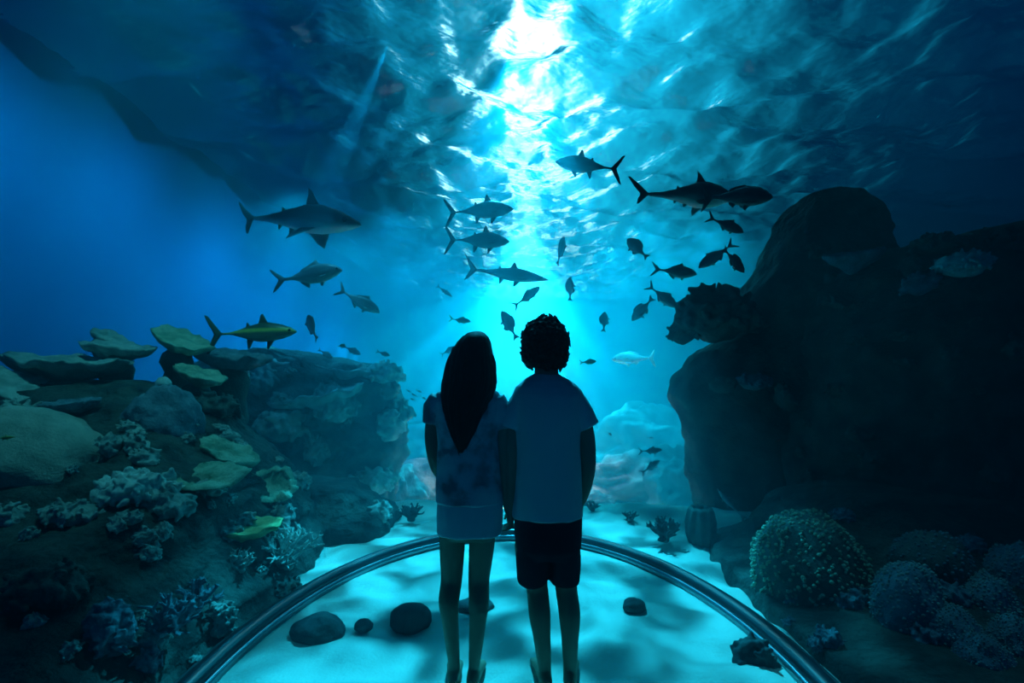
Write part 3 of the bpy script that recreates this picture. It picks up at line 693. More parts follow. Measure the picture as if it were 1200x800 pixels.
# body profiles: (t from nose to tail root, top, bottom, half width) in body lengths
SHAPES = {
    'tuna': ([(0, .000, -.004, .004), (.03, .022, -.028, .02), (.10, .062, -.060, .042), (.22, .104, -.094, .066), (.36, .128, -.118, .078), (.50, .124, -.122, .074), (.64, .092, -.092, .054), (.78, .046, -.046, .028), (.90, .016, -.016, .016), (1, .014, -.014, .012)],
             dict(root=.82, tail=[(.03, .0), (-.02, .018), (-.16, .20), (-.20, .215), (-.12, .07), (-.085, .0), (-.115, -.075), (-.19, -.225), (-.15, -.205), (-.02, -.018)],
                  dorsal=[[(.38, .11), (.45, .225), (.48, .215), (.52, .10)], [(.62, .085), (.66, .125), (.675, .12), (.69, .06)]], anal=[[(.58, -.09), (.645, -.19), (.67, -.185), (.68, -.07)]], pect=(.27, -.035, .17, .055), pelvic=[[(.30, -.105), (.39, -.20), (.41, -.19), (.40, -.10)]], finlets=True)),
    'jack': ([(0, .005, -.01, .006), (.04, .05, -.035, .025), (.12, .10, -.075, .05), (.26, .142, -.118, .066), (.42, .155, -.142, .07), (.58, .13, -.13, .058), (.74, .07, -.075, .036), (.88, .026, -.03, .018), (1, .022, -.024, .012)],
             dict(root=.82, tail=[(.03, .0), (0, .024), (-.15, .15), (-.19, .16), (-.09, .03), (-.08, 0), (-.09, -.03), (-.19, -.16), (-.15, -.15), (0, -.024)],
                  dorsal=[[(.36, .13), (.42, .215), (.50, .175), (.70, .10), (.72, .06)]], anal=[[(.56, -.115), (.60, -.19), (.66, -.15), (.74, -.09), (.74, -.055)]], pect=(.28, -.03, .16, .07), pelvic=[[(.32, -.12), (.37, -.185), (.41, -.17), (.41, -.12)]])),
    'oval': ([(0, .01, -.02, .008), (.04, .065, -.06, .03), (.12, .135, -.115, .06), (.26, .198, -.175, .085), (.42, .215, -.205, .09), (.58, .19, -.19, .075), (.74, .11, -.115, .046), (.88, .04, -.045, .022), (1, .036, -.04, .014)],
             dict(root=.84, tail=[(.03, .0), (0, .036), (-.10, .10), (-.16, .125), (-.13, .04), (-.12, 0), (-.13, -.04), (-.16, -.125), (-.10, -.10), (0, -.036)],
                  dorsal=[[(.28, .18), (.34, .245), (.5, .25), (.66, .215), (.74, .17), (.74, .09)]], anal=[[(.52, -.18), (.58, -.25), (.68, -.215), (.74, -.16), (.74, -.1)]], pect=(.28, -.04, .17, .10), pelvic=[[(.32, -.18), (.37, -.27), (.42, -.25), (.42, -.19)]])),
    'shark': ([(0, .004, -.004, .004), (.03, .020, -.016, .028), (.10, .046, -.036, .055), (.20, .078, -.058, .074), (.32, .098, -.075, .082), (.44, .094, -.075, .076), (.58, .066, -.055, .055), (.72, .038, -.034, .034), (.86, .020, -.018, .018), (1, .013, -.012, .010)],
              dict(root=.82, tail=[(.04, .006), (-.02, .02), (-.12, .11), (-.205, .175), (-.22, .165), (-.15, .07), (-.085, .0), (-.095, -.055), (-.12, -.095), (-.10, -.095), (-.02, -.014)],
                   dorsal=[[(.34, .085), (.42, .175), (.455, .195), (.45, .15), (.465, .08)], [(.64, .045), (.675, .075), (.685, .07), (.69, .038)]], anal=[[(.67, -.038), (.70, -.066), (.71, -.06), (.715, -.03)]],
                   pect=(.32, -.05, .13, .17), pelvic=[[(.54, -.055), (.58, -.092), (.60, -.085), (.60, -.05)]])),
    'longshark': ([(0, .004, -.004, .004), (.03, .020, -.016, .028), (.10, .046, -.036, .055), (.20, .078, -.058, .074), (.32, .098, -.075, .082), (.44, .094, -.075, .076), (.58, .066, -.055, .055), (.72, .038, -.034, .034), (.86, .020, -.018, .018), (1, .013, -.012, .010)],
              dict(root=.82, tail=[(.04, .006), (-.02, .02), (-.10, .055), (-.20, .115), (-.215, .11), (-.15, .035), (-.075, -.01), (-.07, -.05), (-.085, -.095), (-.065, -.095), (-.02, -.014)],
                   dorsal=[[(.34, .085), (.42, .175), (.455, .195), (.45, .15), (.465, .08)], [(.64, .045), (.675, .075), (.685, .07), (.69, .038)]], anal=[[(.67, -.038), (.70, -.066), (.71, -.06), (.715, -.03)]],
                   pect=(.32, -.05, .13, .17), pelvic=[[(.54, -.055), (.58, -.092), (.60, -.085), (.60, -.05)]])),
    'grouper': ([(0, .004, -.01, .006), (.04, .04, -.045, .04), (.12, .09, -.075, .075), (.26, .145, -.11, .10), (.42, .155, -.125, .10), (.58, .12, -.105, .08), (.74, .07, -.065, .045), (.88, .035, -.035, .02), (1, .03, -.03, .012)],
                dict(root=.84, tail=[(.03, .0), (0, .03), (-.08, .14), (-.13, .19), (-.12, .08), (-.10, 0), (-.12, -.09), (-.15, -.22), (-.09, -.16), (0, -.03)],
                     dorsal=[[(.40, .14), (.46, .175), (.62, .15), (.72, .11), (.72, .06)]], anal=[[(.60, -.10), (.65, -.15), (.72, -.10), (.72, -.05)]], pect=(.32, -.07, .20, .11), pelvic=[[(.38, -.11), (.44, -.19), (.48, -.17), (.48, -.11)]])),
    'cuda': ([(0, .0, -.004, .004), (.03, .013, -.013, .014), (.10, .032, -.028, .028), (.22, .060, -.050, .046), (.36, .082, -.070, .056), (.50, .084, -.076, .054), (.64, .066, -.062, .042), (.78, .036, -.036, .025), (.90, .018, -.018, .014), (1, .015, -.015, .011)],
             dict(root=.84, tail=[(.03, .0), (-.01, .016), (-.11, .12), (-.17, .17), (-.11, .05), (-.075, .0), (-.10, -.06), (-.14, -.14), (-.10, -.115), (-.01, -.016)],
                  dorsal=[[(.44, .08), (.49, .15), (.51, .145), (.55, .07)], [(.66, .055), (.69, .085), (.70, .08), (.71, .045)]], anal=[[(.60, -.055), (.66, -.125), (.675, -.12), (.69, -.045)]], pect=(.30, -.03, .14, .05), pelvic=[[(.38, -.07), (.46, -.135), (.48, -.125), (.47, -.065)]])),
}
def make_fish(name, shape, skin, L=1.0, bend=0.0, fat=1.0):
    """fish of length 1 along +X, tail at -X, belly down; bend swings the tail sideways"""
    prof, s = SHAPES[shape]; root = empty(name, (0, 0, 0)); kx = s['root']
    tx = lambda t: .5 - t * kx                        # body station -> x
    sway = lambda x: bend * max(0, .25 - x) ** 2
    bm = bmesh.new(); rings = []
    for i in range(41):
        t = i / 40; t = t * t * .35 + t * .65
        a, b, w = interp(prof, t); x = tx(t); cz = (a + b) / 2; rz = (a - b) / 2 * fat
        rings.append([(x, w * math.cos(q) * (1 - .12 * math.sin(q)) + sway(x), cz + rz * math.sin(q)) for q in (2 * PI * k / 22 for k in range(22))])
    loft(bm, rings)
    body = from_bm('body', bm, FM[skin], root)
    def fin(nm, poly, th=.009, mat=None, place=None):
        n = len(poly); bm = bmesh.new(); P = [Vector((x, 0, z)) for x, z in poly]
        P2 = []
        for i in range(n):                             # soften the outline
            P2 += [P[i], P[i].lerp(P[(i + 1) % n], .5)]
        P = P2; n = len(P); c = sum(P, Vector()) / n
        f = [bm.verts.new(p + Vector((0, -.0015, 0))) for p in P]; b = [bm.verts.new(p + Vector((0, .0015, 0))) for p in P]
        fi = [bm.verts.new(c.lerp(p, .55) + Vector((0, -th, 0))) for p in P]; bi = [bm.verts.new(c.lerp(p, .55) + Vector((0, th, 0))) for p in P]
        for i in range(n):
            j = (i + 1) % n
            bm.faces.new((f[i], f[j], b[j], b[i])); bm.faces.new((f[i], fi[i], fi[j], f[j])); bm.faces.new((b[i], b[j], bi[j], bi[i]))
        bm.faces.new(fi); bm.faces.new(bi[::-1])
        if place: bmesh.ops.transform(bm, matrix=place, verts=bm.verts)
        for v in bm.verts: v.co.y += sway(v.co.x)
        return from_bm(nm, bm, FINM[skin], root)
    x1 = tx(1)
    fin('tail_fin', [(x1 + x, z) for x, z in s['tail']])
    def inset(p):        # fin outline in stations -> x,z with the root sunk in the body
        q = [(tx(t), z) for t, z in p]; sg = -1 if q[1][1] > 0 else 1
        return [(q[0][0], q[0][1] * fat + sg * .03)] + [(a, b * fat if i in (0, len(q) - 1) else b * (1 + .5 * (fat - 1))) for i, (a, b) in enumerate(q)][0:] + [(q[-1][0], q[-1][1] * fat + sg * .03)]
    for d in s['dorsal']: fin('dorsal_fin', inset(d))
    for d in s['anal']: fin('anal_fin', inset(d))
    for d in s['pelvic']: fin('pelvic_fin', inset(d))
    t, z, ln, wd = s['pect']; a, b, w = interp(prof, t)
    for sd in (-1, 1):
        pl = [(.015, 0), (-.02, -ln * .02), (-ln * .75, -ln * .10), (-ln, -ln * .02), (-ln * .7, wd * .7), (-wd * .3, wd)]
        mtx = Matrix.Translation((tx(t), sd * w * .86, z)) @ Euler((sd * math.radians(58), 0, sd * math.radians(18)), 'XYZ').to_matrix().to_4x4()
        fin('pectoral_fin', [(x, -q) for x, q in pl], .006, place=mtx)
    te = .085 if shape not in ('shark', 'longshark', 'cuda') else .10
    a, b, w = interp(prof, te); er = .016 if shape != 'oval' else .022
    for sd in (-1, 1):
        bm = bmesh.new(); bmesh.ops.create_uvsphere(bm, u_segments=10, v_segments=8, radius=er)
        from_bm('eye', bm, M['eye'], root, loc=(tx(te), sd * w * .88, (a + b) / 2 + (a - b) * .12))
    return root
PROTO = {}
def place_fish(px, py, len_px, head, d, shape, skin, lab, group=None, yaw=0, roll=0, name='fish', cat='fish', bend=0.0, fat=1.0, deep=None):
    """fish centred on px, py; head = heading in the picture plane in degrees, yaw = turned away from the picture plane"""
    key = (name, shape, skin, bend, fat)
    if key not in PROTO: o = PROTO[key] = make_fish(name, shape, skin, 1, bend, fat)
    else: o = copy_tree(PROTO[key])
    a, y = math.radians(head), math.radians(yaw)
    X_ = Vector((math.cos(a) * math.cos(y), math.sin(y), math.sin(a) * math.cos(y)))
    up = Vector((0, 0, 1))
    if abs(X_.z) > .93: up = Vector((-math.copysign(1, X_.z) * (1 if math.cos(a) >= 0 else -1), 0, .2))
    Y_ = up.cross(X_).normalized(); Z_ = X_.cross(Y_)
    R = Matrix((X_, Y_, Z_)).transposed() @ Matrix.Rotation(math.radians(roll), 3, 'X')
    L = len_px / F * d / max(.3, math.cos(y))
    o.location = at(px, py, d); o.rotation_euler = R.to_euler(); o.scale = (L, L, L)
    return tag(o, lab, cat, group)
SW = 'big fish circling in the light'
place_fish(336, 256, 188, -8, 8.0, 'longshark', 'shark', 'long pointed-nosed shark cruising right at the upper left', yaw=-12, roll=4, name='shark', cat='shark', bend=.35)
place_fish(800, 229, 118, -4, 7.3, 'shark', 'shark', 'dark shark at the upper right, its front hidden behind a thick-bodied fish', yaw=-6, name='shark', cat='shark', fat=1.5)
place_fish(863, 231, 80, -2, 6.5, 'grouper', 'dark', 'thick-bodied dark fish swimming right, over the head of the right-hand shark', SW, yaw=-8, fat=1.05)
place_fish(690, 194, 79, 173, 6.4, 'tuna', 'dark', 'dark tuna at the top swimming left, above all the other fish', SW)
place_fish(561, 246, 82, 2, 4.6, 'tuna', 'dark', 'upper of the two dark tunas swimming right, left of the bright glow', SW, bend=.2)
place_fish(559, 281, 77, -3, 4.5, 'tuna', 'dark', 'lower of the two dark tunas swimming right, left of the bright glow', SW, bend=.2)
place_fish(593, 321, 100, -8, 6.6, 'cuda', 'blue', 'slender long-nosed fish swimming right below the two tunas', SW)
place_fish(295, 390, 106, 2, 5.0, 'tuna', 'striped', 'dark fish with a yellow-green stripe and crescent tail, over the left reef', fat=.85)
place_fish(360, 323, 84, 9, 7.0, 'jack', 'silver', 'pale silver fish under the long shark, swimming right', 'silver fish over the left reef', fat=.9)
place_fish(420, 352, 58, -30, 7.4, 'jack', 'silver', 'pale silver fish nosing down, right of the other silver fish', 'silver fish over the left reef', fat=.85)
place_fish(366, 384, 36, 122, 6.2, 'oval', 'pale', 'small bright pale fish pointing up and away, right of the yellow-striped fish', yaw=30, fat=.9)
place_fish(289, 439, 32, 84, 5.6, 'cuda', 'pale', 'narrow pale fish standing upright below the yellow-striped fish', bend=1.2)
place_fish(272, 443, 16, -10, 5.6, 'jack', 'pale', 'tiny pale fish left of the upright narrow fish')
place_fish(268, 512, 30, 2, 4.1, 'cuda', 'silver', 'small slim silver fish just above the arched green plate coral', fat=1.2)
SM = 'small fish above the hazy reef block'
place_fish(381, 414, 20, -32, 7.6, 'jack', 'silver', 'small pale fish heading down, leftmost above the hazy reef block', SM)
place_fish(412, 410, 24, -26, 8.2, 'jack', 'blue', 'small dim fish in the middle above the hazy reef block', SM)
place_fish(400, 405, 9, 10, 7.6, 'oval', 'green', 'tiny yellow fish above the hazy reef block', SM)
place_fish(449, 414, 17, -20, 8.0, 'jack', 'dark', 'small dark fish, rightmost above the hazy reef block', SM)
SH = 'reef fish in the bright water'
place_fish(850, 263, 47, -24, 6.2, 'jack', 'dark', 'dark fish nosing down right under the thick-bodied fish', SH, fat=.9)
place_fish(840, 299, 48, 216, 6.6, 'jack', 'blue', 'blue-grey fish with long spread fins diving left, beside the cliff top', SH, yaw=12, roll=18)
place_fish(860, 305, 40, -40, 5.8, 'oval', 'dark', 'dark oval fish nearest the cliff, overlapping the diving blue-grey fish', SH, yaw=20, fat=.72)
place_fish(790, 318, 54, -7, 7.0, 'jack', 'blue', 'blue-grey fish swimming right, below the right-hand shark', SH, fat=.9)
place_fish(776, 347, 44, -38, 7.4, 'jack', 'blue', 'blue-grey fish heading down right, upper one of a close pair', SH)
place_fish(753, 362, 37, 228, 8.0, 'oval', 'blue', 'blue oval fish heading down left, lower one of a close pair', SH, fat=.75)
place_fish(747, 291, 33, 132, 7.8, 'oval', 'blue', 'deep oval fish heading up left, alone right of the bright glow', SH, yaw=15)
place_fish(657, 294, 36, 76, 7.8, 'oval', 'blue', 'thin fish seen end on in the middle of the bright glow, tail down', SH, yaw=10, roll=62)
place_fish(668, 339, 26, 94, 8.8, 'oval', 'blue', 'small round fish below the bright glow with side fins spread', SH, yaw=-25, roll=55)
place_fish(617, 348, 40, 36, 8.4, 'jack', 'blue', 'blue fish climbing right, just under the slender long-nosed fish', SH, roll=14, fat=.85)
place_fish(597, 381, 38, 118, 7.5, 'oval', 'blue', 'blue fish heading up left between the two heads', SH, yaw=10, fat=.8)
place_fish(708, 377, 25, 82, 8.8, 'oval', 'blue', 'small upright oval fish right of the man', SH, yaw=20, fat=.9)
place_fish(521, 341, 23, -36, 8.8, 'cuda', 'blue', 'small slim fish heading down, left of the slender long-nosed fish', SH, fat=1.25)
place_fish(539, 375, 26, -8, 6.8, 'jack', 'green', 'small dark green fish with a yellow tail above the woman', SH, fat=.8)
place_fish(525, 411, 20, 30, 8.8, 'jack', 'blue', 'small blue fish half hidden behind the head of the woman', SH)
place_fish(689, 424, 20, 5, 6.6, 'jack', 'green', 'small dark green fish with yellow fins right of the curly hair', SH)
place_fish(743, 420, 52, 182, 12.5, 'grouper', 'pale', 'large faint pale fish far off between the man and the cliff')
LO = 'small dark fish low in front of the cliff'
place_fish(762, 528, 28, 3, 6.4, 'jack', 'dark', 'small dark fish low beside the cliff, upper of two', LO, fat=.85)
place_fish(762, 547, 27, 35, 6.7, 'jack', 'blue', 'small blue-grey fish low beside the cliff, lower of two', LO)
place_fish(714, 508, 8, -40, 7.5, 'jack', 'blue', 'tiny fish right of the shirt sleeve of the man')
place_fish(762, 513, 9, 0, 9, 'jack', 'blue', 'tiny faint fish just above the two low dark fish')
place_fish(853, 588, 42, 128, 4.6, 'cuda', 'silver', 'slim curved pale fish against the foot of the cliff', bend=1.0)
place_fish(912, 516, 6, 20, 4.4, 'jack', 'red', 'tiny red fish in front of the dark cliff')
place_fish(5, 513, 26, 5, 2.9, 'cuda', 'yellow', 'small yellow-green fish at the left picture edge above the boulder coral')
for i, (px, py, a) in enumerate(((479, 458, -30), (486, 463, 150), (491, 458, -25), (484, 468, 160), (496, 466, -35), (476, 470, 20))):
    place_fish(px, py, 8, a, 6.5, 'cuda', 'pale', 'tiny silver fish in the loose cluster left of the woman at shoulder height', 'tiny silver fish cluster', fat=1.6)
# ================================================================== the two people
D0 = 2.44
def P(px, py, dy=0.0):
    """point above the spot where the pair stands, dy metres beyond it"""
    return Vector(((px - 600) / F * D0, D0 + dy, EYE + (HOR - py) / F * D0))
u = F / D0                                          # pixels per metre there
def cloth(name, c1, c2, c3=None, scale=5):
    return surf_mat(name, c1, c2, scale=scale, rough=.9, bump=.25, bscale=90, c3=c3, spec=.1, dist=.004)
M['skin'] = surf_mat('skin', (.36, .22, .15), (.42, .26, .18), scale=3, rough=.6, bump=.05, spec=.3)
M['hair'] = surf_mat('dark_hair', (.008, .006, .005), (.02, .014, .01), scale=20, rough=.55, bump=.4, bscale=80, spec=.25)
M['eyeball'] = metal('eye_white', (.75, .74, .72), .3)
M['lips'] = surf_mat('lips', (.36, .13, .11), (.40, .15, .13), rough=.5, bump=.02)
M['tee'] = cloth('light_tee', (.74, .76, .80), (.82, .84, .86), scale=2)
M['print'] = cloth('mottled_print', (.22, .25, .30), (.58, .62, .68), (.70, .74, .78), 13)
M['skirt'] = cloth('pale_skirt', (.60, .66, .74), (.68, .74, .80), scale=3)
M['shorts'] = cloth('dark_shorts', (.018, .022, .035), (.03, .035, .05), scale=4)
def ering(cx, cy_, z, rx, ry, n=40, e=2.3):
    return [(cx + rx * math.copysign(abs(math.cos(a)) ** (2 / e), math.cos(a)), cy_ + ry * math.copysign(abs(math.sin(a)) ** (2 / e), math.sin(a)), z) for a in (2 * PI * k / n for k in range(n))]
def torso(bm, rows, n=40, e=2.3, cap=None):
    """rows (py, px left, px right, half depth, dy)"""
    rows = sorted(rows, reverse=True)
    rings = [ering(P((a + b) / 2, py).x, D0 + dy, P(0, py).z, (b - a) / 2 / u, ry, n, e) for py, a, b, ry, dy in rows]
    loft(bm, rings)
def foot(bm, ank, yaw=0.0, s=1.0):
    """heel at the back, toes forward (away from the viewer)"""
    f = lambda x, y, z: Vector((ank.x + s * (x * math.cos(yaw) + y * math.sin(yaw)), ank.y + s * (-x * math.sin(yaw) + y * math.cos(yaw)), z))
    tube(bm, [f(0, -.045, .034), f(0, 0, .042), f(0, .06, .04), f(0, .12, .028), f(0, .155, .02)], [(.030, .034), (.034, .042), (.037, .038), (.042, .027), (.040, .018)], 14, Vector((0, 0, 1)))
    for i, (x, y, r) in enumerate(((-.030, .175, .0125), (-.012, .185, .010), (.004, .182, .009), (.018, .174, .0085), (.031, .162, .008))):
        tube(bm, [f(x, .13, .018), f(x, y, .013)], [r, r * .9], 8)
def hand(bm, wrist, dirv, palm_n, side, curl=.5, s=1.0, spread=.0):
    """palm, five fingers and a thumb; dirv runs from wrist to knuckles, palm_n looks out of the palm, side = +1 thumb towards dirv x palm_n"""
    d = dirv.normalized(); n_ = (palm_n - d * palm_n.dot(d)).normalized(); t = d.cross(n_) * side
    W = lambda a, b, c: wrist + (d * a + t * b + n_ * c) * s
    tube(bm, [W(-.02, 0, 0), W(.03, 0, 0), W(.085, 0, 0)], [(.024 * s, .019 * s), (.038 * s, .016 * s), (.041 * s, .014 * s)], 14, n_)
    for b, ln, r in ((.031, .072, .0088), (.0105, .080, .009), (-.0105, .074, .0086), (-.031, .058, .0078)):
        p = [W(.075, b, 0)]; ang = .15
        for k, q in enumerate((.44, .32, .26)):
            ang += curl * (.9 if k == 0 else 1.0)
            p.append(p[-1] + (d * math.cos(ang) + n_ * math.sin(ang) + t * spread * b * 8) .normalized() * ln * q * s)
        tube(bm, p, [r * s, r * s * .96, r * s * .88, r * s * .75], 9)
    th = [W(.012, .026, .006), W(.038, .050, .016), W(.062, .060, .028), W(.084, .058, .038)]
    tube(bm, th, [.013 * s, .0115 * s, .010 * s, .0085 * s], 9)
def head(bm, c, h, look_up=0.0, lean=0.0):
    """head of height h with chin, nose, lips, eyes' sockets and ears, facing +Y; c is its centre"""
    rows = [(-.50, .06, .16, .12), (-.45, .16, .26, .10), (-.36, .24, .34, .06), (-.22, .29, .40, .03), (-.05, .325, .44, .0), (.12, .345, .47, -.02), (.28, .33, .455, -.03), (.40, .255, .36, -.03), (.47, .15, .22, -.03), (.495, .06, .1, -.03)]
    rot = Euler((look_up, lean, 0)).to_matrix(); T = lambda p: c + rot @ (Vector(p) * h)
    rings = [[T((rx * math.cos(a), cy_ + ry * math.sin(a) * (1 if math.sin(a) > 0 else .92), z)) for a in (2 * PI * k / 28 for k in range(28))] for z, rx, ry, cy_ in rows]
    loft(bm, rings)
    tube(bm, [T((0, .40, .07)), T((0, .475, -.06)), T((0, .46, -.10))], [.03 * h, .052 * h, .045 * h], 8)
    for s in (-1, 1):
        tube(bm, [T((s * .05, .43, -.10)), T((s * .02, .455, -.10))], [.03 * h, .03 * h], 7)                      # nostrils
        tube(bm, [T((s * .05, .41, .08)), T((s * .20, .36, .09))], [.035 * h, .03 * h], 7)                          # brow
        tube(bm, [T((s * .10, .385, .048)), T((s * .145, .392, .058)), T((s * .19, .372, .045))], [.016 * h, .022 * h, .016 * h], 7)   # upper lid
        tube(bm, [T((s * .10, .38, -.018)), T((s * .145, .385, -.028)), T((s * .19, .368, -.015))], [.014 * h, .018 * h, .014 * h], 7)  # lower lid
        tube(bm, [T((s * .33, -.02, .05)), T((s * .37, -.06, .0)), T((s * .35, -.02, -.12))], [(.035 * h, .05 * h), (.03 * h, .07 * h), (.03 * h, .035 * h)], 9)   # ear
    for z, w_ in ((-.205, .10), (-.245, .085)):
        tube(bm, [T((-w_, .385, z)), T((0, .415, z)), T((w_, .385, z))], [.018 * h, .028 * h, .018 * h], 8)        # lips
    tube(bm, [T((-.05, .36, -.40)), T((.05, .36, -.40))], [.07 * h, .07 * h], 8)                                    # chin
def face(root, c, h, look_up=0.0, lean=0.0):
    """eyes, brows and mouth, as parts of their own"""
    rot = Euler((look_up, lean, 0)).to_matrix(); T = lambda q: c + rot @ (Vector(q) * h) - root.location
    for s in (-1, 1):
        bm = bmesh.new(); bmesh.ops.create_uvsphere(bm, u_segments=16, v_segments=12, radius=.056 * h)
        e = from_bm('eye', bm, M['eyeball'], root, loc=T((s * .145, .352, .015)))
        bm = bmesh.new(); bmesh.ops.create_uvsphere(bm, u_segments=14, v_segments=10, radius=.027 * h)
        from_bm('iris', bm, M['eye'], e, loc=(0, .036 * h, 0))
        bm = bmesh.new(); tube(bm, [T((s * .07, .415, .105)), T((s * .14, .412, .125)), T((s * .215, .375, .105))], [.012 * h, .017 * h, .008 * h], 7)
        from_bm('eyebrow', bm, M['hair'], root)
    bm = bmesh.new()
    for z, w_, r in ((-.207, .09, .017), (-.243, .075, .021)):
        tube(bm, [T((-w_, .398, z - .004)), T((-.03, .425, z + .004)), T((0, .428, z)), T((.03, .425, z + .004)), T((w_, .398, z - .004))], [.007 * h, r * h, r * h, r * h, .007 * h], 8)
    from_bm('lips', bm, M['lips'], root)
def finish(bm, name, mat, parent, voxel=.0055, it=3, wrinkle=None):
    me = remesh(bm, voxel, it, .5)
    if wrinkle:
        nrm = [v.normal.copy() for v in me.vertices]
        for v, n_ in zip(me.vertices, nrm): v.co += n_ * wrinkle(v.co)
    o = link_mesh(name, me, mat); o.parent = parent
    return o
def local(o, root):
    """shift a mesh built in place so that its owner stands at root's location"""
    for v in o.data.vertices: v.co -= root.location

# ------------------------------------------------------------------ the man
man = empty('person', (P(652, 0).x, D0, 0))
tag(man, 'man with curly dark hair in a light tee and dark shorts, barefoot, seen from behind', 'person', 'couple at the tank')
bm = bmesh.new()
torso(bm, [(452, 612, 671, .06, 0), (462, 606, 678, .085, 0), (490, 607, 675, .10, 0), (530, 609, 673, .098, 0), (570, 609, 673, .095, 0), (605, 607, 677, .105, -.01), (632, 608, 677, .11, -.02), (645, 614, 672, .09, -.02)])
tube(bm, [P(642, 462), P(641, 445), P(640, 428, .01), P(639, 414, .02)], [(.075, .06), (.058, .056), (.056, .056), (.05, .05)], 16)
head(bm, P(639, 407, .035), .232, .05)
for sh, th, kn, ca, an, yaw in (((622, 636), (623, 655), (629.5, 690), (632, 716), (638, 778), -.12), ((661, 636), (662, 655), (664, 690), (667, 717), (668, 778), .15)):
    ank = P(*an, .0); ank.z = .085
    pts = spline([P(*sh, -.01), P(*th, 0), P(kn[0], kn[1], .02), P(ca[0], ca[1], -.015), P((ca[0] + an[0]) / 2 + .2, 748, -.01), ank, Vector((ank.x, ank.y - .005, .045))], 4)
    rr = [(0, .078), (.16, .074), (.34, .052), (.5, .052), (.68, .040), (.86, .031), (1, .034)]
    tube(bm, pts, [interp(rr, i / (len(pts) - 1))[0] for i in range(len(pts))], 18)
    foot(bm, Vector((ank.x, ank.y, 0)), yaw, 1.05)
# left arm hangs and meets her hand, right arm hangs with the thumb hooked at the pocket
HOLD = P(598, 612, .015)
al = spline([P(611, 468), P(604, 505, -.01), P(601, 545, -.025), P(600, 578, -.005), P(599.5, 597, .01)], 4)
tube(bm, al, [interp([(0, .052), (.3, .046), (.5, .038), (.75, .034), (1, .026)], i / (len(al) - 1))[0] for i in range(len(al))], 16)
hand(bm, P(599.5, 598, .012), Vector((-.05, .22, -1)), Vector((-1, .1, 0)), 1, .55, .95)
ar = spline([P(673, 468), P(684, 505, -.01), P(688, 540, -.03), P(685.5, 568, .0), P(682, 588, .04)], 4)
tube(bm, ar, [interp([(0, .052), (.3, .046), (.5, .038), (.75, .034), (1, .027)], i / (len(ar) - 1))[0] for i in range(len(ar))], 16)
hand(bm, P(682, 589, .042), Vector((-.12, .55, -1)), Vector((-1, -.1, -.1)), -1, .35, .95)
o = finish(bm, 'body', M['skin'], man); local(o, man)
face(man, P(639, 407, .035), .232, .05)
# shirt
def folds(seed, amp=.006, fx=9, fz=3.5):
    return lambda p: amp * (fbm((p.x * fx + seed, p.y * fx * .6, p.z * fz), 3) + .5 * math.sin(p.x * 46 + 5 * math.sin(p.z * 7 + seed)) * .5 * max(0, min(1, (1.45 - p.z) * 2.5)))
bm = bmesh.new()
torso(bm, [(438, 626, 656, .058, .01), (441, 622, 660, .07, .005), (446, 613, 668, .085, 0), (453, 604, 677, .10, 0), (463, 600, 683, .115, 0), (480, 601, 682, .125, 0), (510, 602.5, 680, .128, 0), (545, 603, 680, .124, -.005), (575, 602, 681, .126, -.01), (600, 600.5, 683, .134, -.01), (603, 600.5, 683, .134, -.01)])
tube(bm, [P(617, 464), P(606, 480, -.005), P(599, 501, -.01)], [(.062, .07), (.060, .066), (.062, .066)], 18, rounded=False)
tube(bm, [P(668, 464), P(679, 480, -.005), P(688.5, 500, -.01)], [(.062, .07), (.058, .066), (.060, .066)], 18, rounded=False)
o = finish(bm, 'shirt', M['tee'], man, .0065, 3, folds(1)); local(o, man); o['label'] = 'light short-sleeved tee'
bm = bmesh.new()
torso(bm, [(585, 604, 680, .112, -.01), (600, 603, 681, .118, -.012), (622, 603, 681, .125, -.015), (638, 604, 680, .12, -.015), (648, 608, 676, .10, -.015)])
for a, b, w0, w1 in (((622.5, 630), (624, 680), 19.0, 18.4), ((661, 630), (661.8, 680), 18.6, 17.6)):
    tube(bm, [P(*a, -.01), P((a[0] + b[0]) / 2, 655, -.005), P(*b, .005)], [(w0 / u, .105), (w0 / u, .10), (w1 / u, .088)], 22, rounded=False)
o = finish(bm, 'shorts', M['shorts'], man, .0065, 2, folds(4, .004)); local(o, man); o['label'] = 'dark knee-length shorts'
# curly hair
bm = bmesh.new(); rnd = random.Random(5)
hc = P(639, 405, .025)
bmesh.ops.create_icosphere(bm, subdivisions=4, radius=1, matrix=Matrix.Translation(hc + Vector((0, -.005, .004))) @ Matrix.Diagonal((.092, .108, .118, 1)))
for i in range(330):
    zc = 1 - 1.80 * (i + .5) / 330; a = i * 2.399963; s = math.sqrt(max(0, 1 - zc * zc))
    n_ = Vector((s * math.cos(a), s * math.sin(a), zc))
    if n_.y > .45 and zc < .35: continue                  # the face stays free
    k = rnd.uniform(.93, 1.10)
    p = hc + Vector((n_.x * .094 * k, n_.y * .11 * k, n_.z * .120 * k)); r = rnd.uniform(.008, .0145)
    t0 = rnd.uniform(0, 6.28); e1 = n_.orthogonal().normalized(); e2 = n_.cross(e1)
    tube(bm, [p + (e1 * math.cos(t0 + q) + e2 * math.sin(t0 + q)) * .012 + n_ * .0045 * q for q in (0, 1.3, 2.6, 3.9, 5.2)], [r * .62, r * .72, r * .72, r * .6, r * .45], 7)
o = finish(bm, 'hair', M['hair'], man, .0042, 1); local(o, man); o['label'] = 'short dark curly hair'

